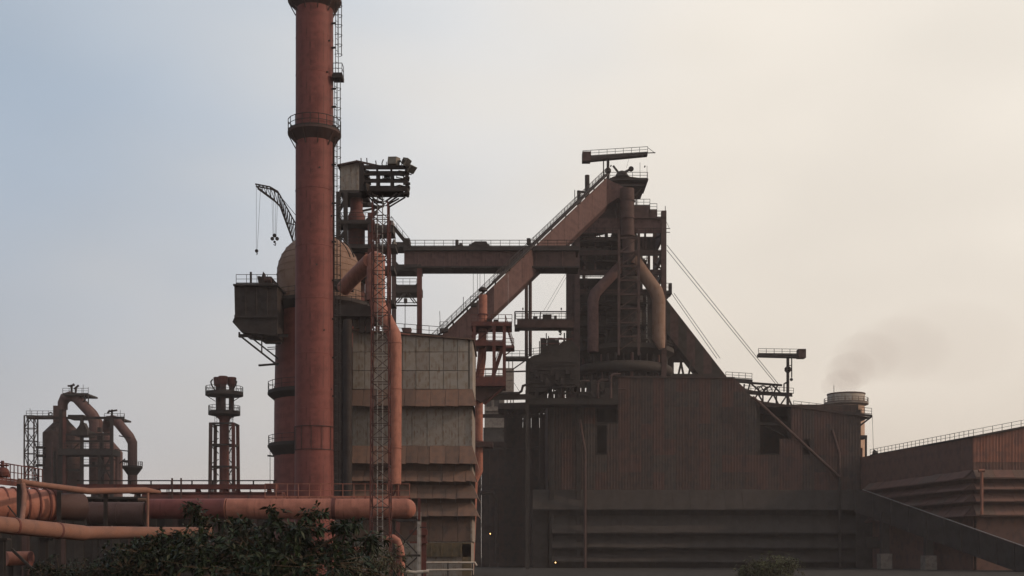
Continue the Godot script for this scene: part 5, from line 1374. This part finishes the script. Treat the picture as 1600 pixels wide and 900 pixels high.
func floodlight(t: Node3D, c: Vector3, turn: float, dip: float, size: float, m: Material, roll: float) -> void:
	var bs := Basis(Vector3.UP, turn) * Basis(Vector3.RIGHT, dip) * Basis(Vector3(0, 0, 1), roll)
	var b := B.new(); var w := size * 0.5; var h := size * 0.42; var k := size * 0.28
	var q := []
	for z in [[k, 1.0], [-k, 0.72]]:
		for xy in [[-1, -1], [1, -1], [1, 1], [-1, 1]]: q.append(c + bs * Vector3(xy[0] * w * z[1], xy[1] * h * z[1], z[0]))
	b.hexa(q)
	var o := part(t, "floodlight", b, m)
	var g := B.new(); var qq := []
	for z in [k + 0.004, k + 0.02]:
		for xy in [[-1, -1], [1, -1], [1, 1], [-1, 1]]: qq.append(c + bs * Vector3(xy[0] * w * 0.9, xy[1] * h * 0.9, z))
	g.hexa(qq); part(o, "lens", g, mats.glass)
	var a := B.new()
	a.bar(c + bs * Vector3(-w - 0.04, 0, 0), c + bs * Vector3(-w - 0.04, -h - 0.12, 0), 0.04); a.bar(c + bs * Vector3(w + 0.04, 0, 0), c + bs * Vector3(w + 0.04, -h - 0.12, 0), 0.04)
	a.bar(c + bs * Vector3(-w - 0.06, -h - 0.12, 0), c + bs * Vector3(w + 0.06, -h - 0.12, 0), 0.05)
	a.cyl(c + bs * Vector3(-w, 0.02, 0), c + bs * Vector3(-w - 0.14, 0.02, 0), 0.07, -1, 8)
	part(o, "yoke", a, mats.steel)

# ---- pipes in the foreground
func orange_main() -> void:
	var d := 90.0; var s := d / F
	var t := thing("orange_gas_main", "thick orange level pipe with a rounded end and a railed top", "pipe", Vector3(X(560, d), 0, -d))
	var r := 16.2 * s
	var y := H(795, d)
	for q in [[356, 520, 0], [525, 612, 1]]:
		tpart(t, "pipe_section", [Vector3(X(q[0], d), y, -d), Vector3(X(q[1], d), y, -d)], r, mats.orange, 28)
	tpart(t, "pipe_section", [P(236, 795, d + 2), P(357, 795, d)], r * 0.98, mats.red, 28)  # same orange pipe, its shaded stretch painted darker red
	tpart(t, "flange", [Vector3(X(519.5, d), y, -d), Vector3(X(525.5, d), y, -d)], r * 1.05, mats.oxide, 28)
	for x in [353, 384]: tpart(t, "weld_ring", [Vector3(X(x, d), y, -d), Vector3(X(x + 1.5, d), y, -d)], r * 1.015, mats.orange, 28)
	var b := B.new(); var pts := []; var rr := []
	for i in 9:
		var a := PI * 0.5 * i / 8.0
		pts.append(Vector3(X(612, d) + (38 * s) * (0.55 * i / 8.0 if i < 4 else 0.0) , y, -d)); rr.append(r)
	pts = []; rr = []
	for i in 13:
		var a := PI * 0.5 * i / 12.0
		pts.append(Vector3(X(634, d) + r * sin(a), y, -d)); rr.append(maxf(r * cos(a), 0.01))
	b.tube([Vector3(X(612.3, d), y, -d), Vector3(X(634, d), y, -d)], r * 1.0, 28, false)
	# rounded end as a turned profile about the pipe's own axis
	var k := 28
	var f0 := b.v.size()
	for i in 13:
		var a := PI * 0.5 * i / 12.0
		for j in k:
			var w := TAU * j / k
			var nn := Vector3(sin(a), cos(a) * cos(w), cos(a) * sin(w))
			b.vert(Vector3(X(634, d), y, -d) + nn * r, nn)
	for i in 12:
		for j in k:
			var p := f0 + i * k + j; var q2 := f0 + i * k + (j + 1) % k
			b.face(p, q2, q2 + k); b.face(p, q2 + k, p + k)
	part(t, "end_cap", b, mats.orange)
	tpart(t, "weld_ring", [Vector3(X(633, d), y, -d), Vector3(X(634.5, d), y, -d)], r * 1.012, mats.orange, 28)
	var top := y + r
	rail(t, [Vector3(X(414, d), top + 0.03, -d), Vector3(X(640, d), top + 0.03, -d)], mats.orange, 1.05, 0.82, 0.045, "railing", true)
	for i in 14: fpart(t, "rail_foot", 412 + i * 17.4, 777.6, 415.5 + i * 17.4, 780.5, d - 0.1, 0.2, mats.oxide)
	# trestle under the end
	var g := thing("pipe_support_frame", "braced grey steel trestle carrying the rounded end of the orange pipe", "trestle", Vector3(X(634, d), 0, -d))
	for x in [614, 655]:
		for z in [-0.8, 0.8]: bpart(g, "leg", Vector3(X(x, d), 0, -d + z), Vector3(X(x, d), H(812 if x < 650 else 800, d), -d + z), 0.16, mats.galv if x > 650 else mats.steel)
	for q in [[614, 825, 655, 868], [655, 820, 614, 868], [614, 868, 655, 900], [655, 868, 614, 905]]: bpart(g, "brace", P(q[0], q[1], d - 0.8), P(q[2], q[3], d - 0.8), 0.1, mats.steel)
	for y2 in [813, 868]: bpart(g, "cross_beam", P(612, y2, d - 0.8), P(657, y2, d - 0.8), 0.16, mats.steel)
	for z in [-0.8, 0.8]: bpart(g, "saddle", Vector3(X(622, d), y - r - 0.1, -d + z * 0.3), Vector3(X(640, d), y - r - 0.1, -d + z * 0.3), 0.2, mats.steel)
	fpart(g, "gusset", 653, 778, 657, 812, d - 0.9, 0.1, mats.oxide)
	bpart(g, "cable_arm", P(656, 824, d), P(666, 824, d), 0.08, mats.steel)
	var e := thing("orange_elbow", "thin orange elbow pipe bending down under the rounded pipe end", "pipe", Vector3(X(625, d - 4), 0, -d + 4))
	tpart(e, "bend", L([[604, 842], [614, 841], [621, 846], [625, 856], [627, 870], [627, 905]], d - 4), 0.27, mats.orange, 14)
	tpart(e, "flange", L([[626, 868], [626.3, 871]], d - 4), 0.34, mats.oxide, 14)
	var c := thing("red_column", "dark red steel column beside the pipe trestle", "column", Vector3(X(662, d + 6), 0, -d - 6))
	column(c, 662, 816, 900, d + 6, 0.4, mats.oxide)
	for q in [[820, 828], [838, 841]]: fpart(c, "bracket", 640, q[0] + 8, 668, q[1] + 8, d + 5.5, 0.3, mats.oxide)
	var lo := thing("lower_pipe", "short orange pipe lying low behind the tree top", "pipe", Vector3(X(545, d - 6), 0, -d + 6))
	tpart(lo, "pipe", L([[508, 860], [582, 858]], d - 6), 4.2 * (d - 6) / F, mats.orange, 16)
	tpart(lo, "collar", L([[519, 859.8], [521, 859.7]], d - 6), 4.8 * (d - 6) / F, mats.oxide, 16)
	for x in [514, 575]: column(lo, x, 863, 900, d - 6, 0.25, mats.brown, "support_post")
	var gr := thing("ground_pipes", "pair of pale short pipes low beside the pipe trestle", "pipe", Vector3(X(650, d - 8), 0, -d + 8))
	for q in [[626, 892, 652, 895], [651, 894, 670, 893]]: tpart(gr, "pipe", [P(q[0], q[1], d - 8), P(q[2], q[3], d - 8)], 0.12, mats.pale, 10)
	for x in [632, 660]: bpart(gr, "prop", Vector3(X(x, d - 8), 0, -d + 8), P(x, 893, d - 8), 0.1, mats.steel)

func left_pipes() -> void:
	var t := thing("grey_orange_pipe", "weathered pipe with a sunlit orange bend crossing low at the left", "pipe", Vector3(X(130, 64), 0, -64))
	tpart(t, "near_section", [P(-80, 813, 55), P(0, 820, 58.5), P(110, 831, 63), P(130, 833, 64)], 0.41, mats.dusty, 20)
	tpart(t, "far_section", [P(127, 833, 64.2), P(146, 832.5, 66), P(250, 832, 68), P(330, 832, 70)], [0.38, 0.32, 0.31, 0.31], mats.dusty, 20)
	for q in [[69, 62], [3, 58.5], [212, 67.5]]:
		column(t, q[0], 843, 900, q[1], 0.28, mats.steel, "support_post")
		fpart(t, "saddle", q[0] - 8, 841, q[0] + 8, 844, q[1] - 0.2, 0.5, mats.steel)
	for q in [[20, 822, 59.3], [88, 829, 62.1]]: tpart(t, "flange", [P(q[0], q[1], q[2]), P(q[0] + 3, q[1] + 0.3, q[2] + 0.12)], 0.455, mats.oxide, 20)
	bpart(t, "brace", P(18, 858, 60), P(64, 902, 60), 0.12, mats.steel)
	var u := thing("thin_orange_pipe", "thin orange pipe kinked in the middle above the ribbed bellows", "pipe", Vector3(X(140, 74), 0, -74))
	tpart(u, "pipe", [P(30, 752, 66), P(60, 757, 68), P(138, 767.5, 74), P(228, 766, 76), P(250, 769, 78)], [0.16, 0.16, 0.18, 0.18, 0.10], mats.dusty, 14)
	tpart(u, "drop_leg", [P(36, 757, 66), P(38, 768, 65.6), P(37, 790, 65), P(34, 815, 63)], 0.13, mats.dusty, 12)
	tpart(u, "drop_leg", L([[231, 770], [230.5, 828]], 76.0), 0.09, mats.dusty, 10)
	tpart(u, "stub", L([[216, 781], [229, 781]], 76.5), 0.12, mats.tan, 10)
	for q in [[92, 70], [165, 75], [30, 66.2]]: column(u, q[0], 769 if q[0] != 30 else 756, 900, q[1], 0.2, mats.steel, "support_post")
	# ribbed bellows
	var e := thing("ribbed_bellows", "big rust orange ribbed expansion joint at the far left", "bellows", Vector3(X(30, 68), 0, -69))
	var ax := Vector3(0.72, 0, -0.69).normalized()
	var c0 := P(78, 791, 71) - ax * 6.0; var c1 := P(70, 791, 71) + ax * 0.3
	tpart(e, "shell", [c0, c1], 0.97, mats.orange, 28)
	tpart(e, "end_plate", [c1, c1 + ax * 0.15], 1.08, mats.oxide, 28)
	for i in 9: tpart(e, "rib", [c1 - ax * (0.35 + i * 0.62), c1 - ax * (0.35 + i * 0.62) + ax * 0.1], 1.06, mats.oxide, 28)
	tpart(e, "neck", [c1 + ax * 0.15, c1 + ax * 2.0], 0.8, mats.brown, 20)
	for f in [0.4, 3.0]: bpart(e, "support_post", Vector3((c1 - ax * f).x, 0, (c1 - ax * f).z), c1 - ax * f - Vector3(0, 0.9, 0), 0.3, mats.steel)
	bpart(e, "tie_bar", P(12, 790, 66), P(30, 812, 66), 0.06, mats.steel)
	# railed bank with a pump at the frame's edge
	var g := thing("railed_gangway", "rusty railed gangway sloping away above the ribbed bellows", "gangway", Vector3(X(30, 80), 0, -84))
	slab(g, "deck", P(-60, 742, 74), P(66, 757, 92), P(-60, 742, 76), P(66, 757, 94), Vector3(0, -0.35, 0), mats.oxide)
	rail(g, [P(-60, 742, 74), P(66, 757, 92)], mats.oxide, 1.15, 0.9, 0.05, "railing", true)
	rail(g, [P(-60, 742, 76), P(66, 757, 94)], mats.oxide, 1.15, 0.9, 0.045)
	for q in [[-20, 80], [40, 89]]: column(g, q[0], 752, 900, q[1], 0.3, mats.brown)
	var p := thing("rusty_pump", "lumpy rusty valve motor on the gangway at the left edge", "pump", P(4, 746, 79))
	var b := B.new(); b.dome(X(4, 79), H(738, 79), -79, 0.42, 0.36, 14, 5); b.lathe(X(4, 79), -79, [[0.22, H(746, 79)], [0.34, H(744, 79)], [0.42, H(738, 79)]], 14); part(p, "casing", b, mats.oxide)
	tpart(p, "spindle", L([[4, 732], [4, 720]], 79.0), 0.1, mats.oxide, 10)
	tpart(p, "handwheel", ring(X(4, 79), H(727, 79), -79, 0.35, 0, TAU, 14), 0.05, mats.oxide, 6)
	tpart(p, "outlet", L([[-6, 741], [14, 743]], 79.0), 0.16, mats.oxide, 10)
	var k := thing("orange_drum", "short orange drum lying under the weathered pipe", "drum", Vector3(X(30, 63), 0, -63.5))
	tpart(k, "shell", [P(9, 873, 63), P(49, 872, 64)], 0.37, mats.orange, 22)
	for x in [11, 47]: tpart(k, "hoop", [P(x, 873, 63.5), P(x + 2, 873, 63.5)], 0.39, mats.oxide, 22)
	for x in [17, 40]: column(k, x, 883, 900, 63.5, 0.16, mats.steel, "support_post")
	# dim equipment behind the pipes
	var m := thing("pump_house", "low sooty pump house in the shade behind the left pipes", "building", Vector3(X(150, 104), 0, -107))
	for i in 22: fpart(m, "sheet", -80 + i * 14 + 0.2, 776 + (i % 3), -66.2 + i * 14, 905, 104 + (i % 2) * 0.1, 0.3, mats.greysheet if i % 4 else mats.brown)
	slab(m, "roof", P(-84, 776, 103), P(232, 776, 103), P(-84, 776, 110), P(232, 776, 110), Vector3(0, -0.2, 0), mats.greysheet)
	for i in 14: fpart(m, "sheet", 230 + i * 14 + 0.2, 800 + (i % 3), 243.8 + i * 14, 905, 121.5 + (i % 2) * 0.1, 0.3, mats.greysheet)
	fpart(m, "door", 152, 800, 176, 905, 103.9, 0.1, mats.steel)
	for q in [[175, 803, 175, 824], [175, 823, 197, 823]]: bpart(m, "door_trim", P(q[0], q[1], 103.6), P(q[2], q[3], 103.6), 0.06, mats.pale)
	var v := thing("dark_tank", "round shadowed tank lying before the pump house", "tank", Vector3(X(180, 92), 0, -92))
	tpart(v, "shell", L([[140, 803], [228, 803]], 92.0), 0.9, mats.brown, 22)
	for x in [144, 185, 224]: tpart(v, "hoop", L([[x, 803], [x + 1.5, 803]], 92.0), 0.93, mats.brown, 22)
	for x in [150, 218]: column(v, x, 815, 900, 92, 0.4, mats.greysheet, "support_post")

# ---- plants
func leaf(b: B, p: Vector3, dir: Vector3, ln: float, w: float, c: Color) -> void:
	b.col = c
	var side := dir.cross(Vector3.UP)
	if side.length() < 0.05: side = Vector3.RIGHT
	side = side.normalized()
	side = side.rotated(dir, rng.randf_range(-0.7, 0.7))
	var up := side.cross(dir).normalized()
	var m := p + dir * ln * 0.5 - up * 0.02
	var tip := p + dir * ln - Vector3(0, ln * 0.28, 0)
	var l := m - side * w * 0.5 + up * w * 0.14; var r := m + side * w * 0.5 + up * w * 0.14
	var n1 := (l - p).cross(m - p).normalized()
	if n1.dot(up) < 0: n1 = -n1
	var n2 := (r - p).cross(m - p).normalized()
	if n2.dot(up) < 0: n2 = -n2
	var i := b.vert(p, n1); b.vert(l, n1); b.vert(m, n1); b.vert(tip, n1); b.face(i, i + 1, i + 2); b.face(i + 1, i + 3, i + 2)
	i = b.vert(p, n2); b.vert(r, n2); b.vert(m, n2); b.vert(tip, n2); b.face(i, i + 1, i + 2); b.face(i + 1, i + 3, i + 2)
func tree(nm: String, label: String, cat: String, base: Vector3, lobes: Array, tips: int, leafn: int, ln: float, hue: Color) -> void:
	# lobes: [centre, radii]; shoots end inside them, each with a rosette of leaves
	var t := thing(nm, label, cat, base)
	var wood := B.new(); var crown := B.new(); crown.use_col = true
	var fork: Vector3 = base + Vector3(0, (lobes[0][0].y - base.y) * 0.45, 0)
	var r0: float = 0.035 * (lobes[0][0].y - base.y) + 0.04
	wood.tube([base - Vector3(0, 0.1, 0), base.lerp(fork, 0.5) + Vector3(0.06, 0, 0.04), fork], [r0 * 1.3, r0, r0 * 0.85], 9)
	part(t, "trunk", wood, mats.bark)
	var limbs := B.new()
	for lb in lobes:
		var c: Vector3 = lb[0]; var rad: Vector3 = lb[1]
		var hub := c - Vector3(0, rad.y * 0.55, 0)
		limbs.tube([fork, fork.lerp(hub, 0.55) + Vector3(rng.randf_range(-0.1, 0.1), 0.12, 0), hub], [r0 * 0.7, r0 * 0.5, r0 * 0.34], 7)
		var nt := int(tips * lb[2])
		var boughs := []
		for k in 7:
			var q := c + Vector3(rng.randf_range(-0.6, 0.6) * rad.x, rng.randf_range(-0.3, 0.45) * rad.y, rng.randf_range(-0.6, 0.6) * rad.z)
			limbs.tube([hub, hub.lerp(q, 0.6) + Vector3(0, 0.08, 0), q], [r0 * 0.3, r0 * 0.2, r0 * 0.12], 5)
			boughs.append(q)
		for k in nt:
			var v := Vector3(rng.randfn(), rng.randfn(), rng.randfn()).normalized()
			var f := pow(rng.randf(), 0.42)
			var bump := 1.0 + 0.28 * sin(v.x * 5.0 + c.x * 3.0) * sin(v.z * 4.0 + c.z) + rng.randf_range(-0.08, 0.12)
			var e := c + v * f * bump * rad
			var bo: Vector3 = boughs[0]
			for q in boughs:
				if q.distance_to(e) < bo.distance_to(e): bo = q
			var dir := (e - bo).normalized()
			dir = (dir + Vector3(0, 0.35, 0)).normalized()
			if rng.randf() < 0.5: limbs.bar(bo.lerp(e, 0.25), e, 0.018)
			var tone := hue * rng.randf_range(0.55, 1.35)
			for m in leafn:
				var a := TAU * m / leafn + rng.randf() * 0.8
				var o := dir.cross(Vector3(0.3, 1, 0.2)).normalized().rotated(dir, a)
				var dd := (o * 1.0 + dir * rng.randf_range(0.1, 0.9)).normalized()
				var tn := tone * rng.randf_range(0.8, 1.25)
				if rng.randf() < 0.03: tn = Color(hue.g * 1.2, hue.g * 0.9, hue.b)
				leaf(crown, e - dir * rng.randf() * 0.16, dd, ln * rng.randf_range(0.6, 1.15), ln * rng.randf_range(0.26, 0.38), Color(tn.r, tn.g, tn.b))
	part(t, "limbs", limbs, mats.bark)
	part(t, "crown", crown, mats.leaf)
func lobe(x: float, y: float, d: float, rx: float, ry: float, rz: float, share: float) -> Array:
	return [P(x, y, d), Vector3(rx * d / F, ry * d / F, rz), share]
func plants() -> void:
	var d := 46.0
	var g := Color(0.016, 0.024, 0.010)
	tree("broadleaf_tree", "broad dark green tree with long drooping leaves before the orange pipe", "tree", Vector3(X(425, d), 0, -d), [lobe(415, 852, d, 78, 34, 1.8, 0.42), lobe(335, 866, d - 1, 70, 30, 1.6, 0.3), lobe(505, 856, d + 1, 66, 30, 1.6, 0.3), lobe(428, 804, d, 20, 22, 0.5, 0.05), lobe(488, 806, d + 0.5, 24, 18, 0.6, 0.05), lobe(365, 818, d + 0.5, 34, 15, 0.7, 0.07), lobe(540, 822, d + 0.6, 34, 14, 0.6, 0.07), lobe(455, 826, d - 0.6, 50, 12, 0.7, 0.10), lobe(580, 846, d + 0.6, 26, 18, 0.7, 0.07), lobe(310, 836, d, 30, 14, 0.7, 0.06), lobe(440, 894, d - 2, 165, 36, 1.8, 0.6)], 320, 8, 0.37, g)
	tree("broadleaf_sapling", "slender leafy sapling reaching up left of the broad dark tree", "tree", Vector3(X(270, d + 4), 0, -d - 4), [lobe(262, 862, d + 4, 62, 32, 1.6, 0.8), lobe(300, 795, d + 4, 16, 22, 0.5, 0.06), lobe(318, 815, d + 4, 20, 20, 0.6, 0.08), lobe(222, 876, d + 3, 60, 36, 1.6, 0.7)], 300, 8, 0.33, g * 0.9)
	tree("tangled_shrub", "sparse twiggy shrub tangled round the foot of the floodlight mast", "shrub", Vector3(X(600, d + 6), 0, -d - 6), [lobe(590, 878, d + 6, 52, 34, 1.4, 1.0), lobe(560, 886, d + 5, 50, 30, 1.4, 0.7)], 170, 6, 0.24, Color(0.05, 0.052, 0.028))
	tree("dark_shrub", "low dark shrub in the shade below the weathered pipe", "shrub", Vector3(X(120, d + 3), 0, -d - 3), [lobe(110, 896, d + 3, 80, 26, 1.5, 1.0), lobe(190, 890, d + 2, 50, 30, 1.4, 0.7)], 240, 7, 0.22, g * 0.8)
	tree("yard_bush", "small olive bush growing at the foot of the cast house", "shrub", Vector3(X(1205, 130), 0, -130), [lobe(1210, 888, 130, 42, 24, 2.0, 1.0), lobe(1180, 892, 131, 34, 18, 1.8, 0.6)], 420, 6, 0.34, Color(0.055, 0.058, 0.022))

func smoke() -> void:
	for q in [[1314, 600, 28, 22, 0.008], [1328, 580, 36, 30, 0.007], [1352, 560, 52, 42, 0.005], [1405, 546, 80, 52, 0.004], [1480, 535, 120, 66, 0.0026]]:
		var d := 330.0
		var f := FogVolume.new()
		f.name = numbered("smoke"); f.shape = RenderingServer.FOG_VOLUME_SHAPE_ELLIPSOID
		f.size = Vector3(q[2] * 2.0 * d / F, q[3] * 2.0 * d / F, 22.0)
		var m := FogMaterial.new()
		m.density = q[4]; m.albedo = Color(0.66, 0.47, 0.40); m.edge_fade = 0.6
		f.material = m
		add_child(f); f.position = P(q[0], q[1], d)
		f.set_meta("kind", "stuff"); f.set_meta("label", "thin brownish smoke drifting from the pale stack"); f.set_meta("category", "smoke")
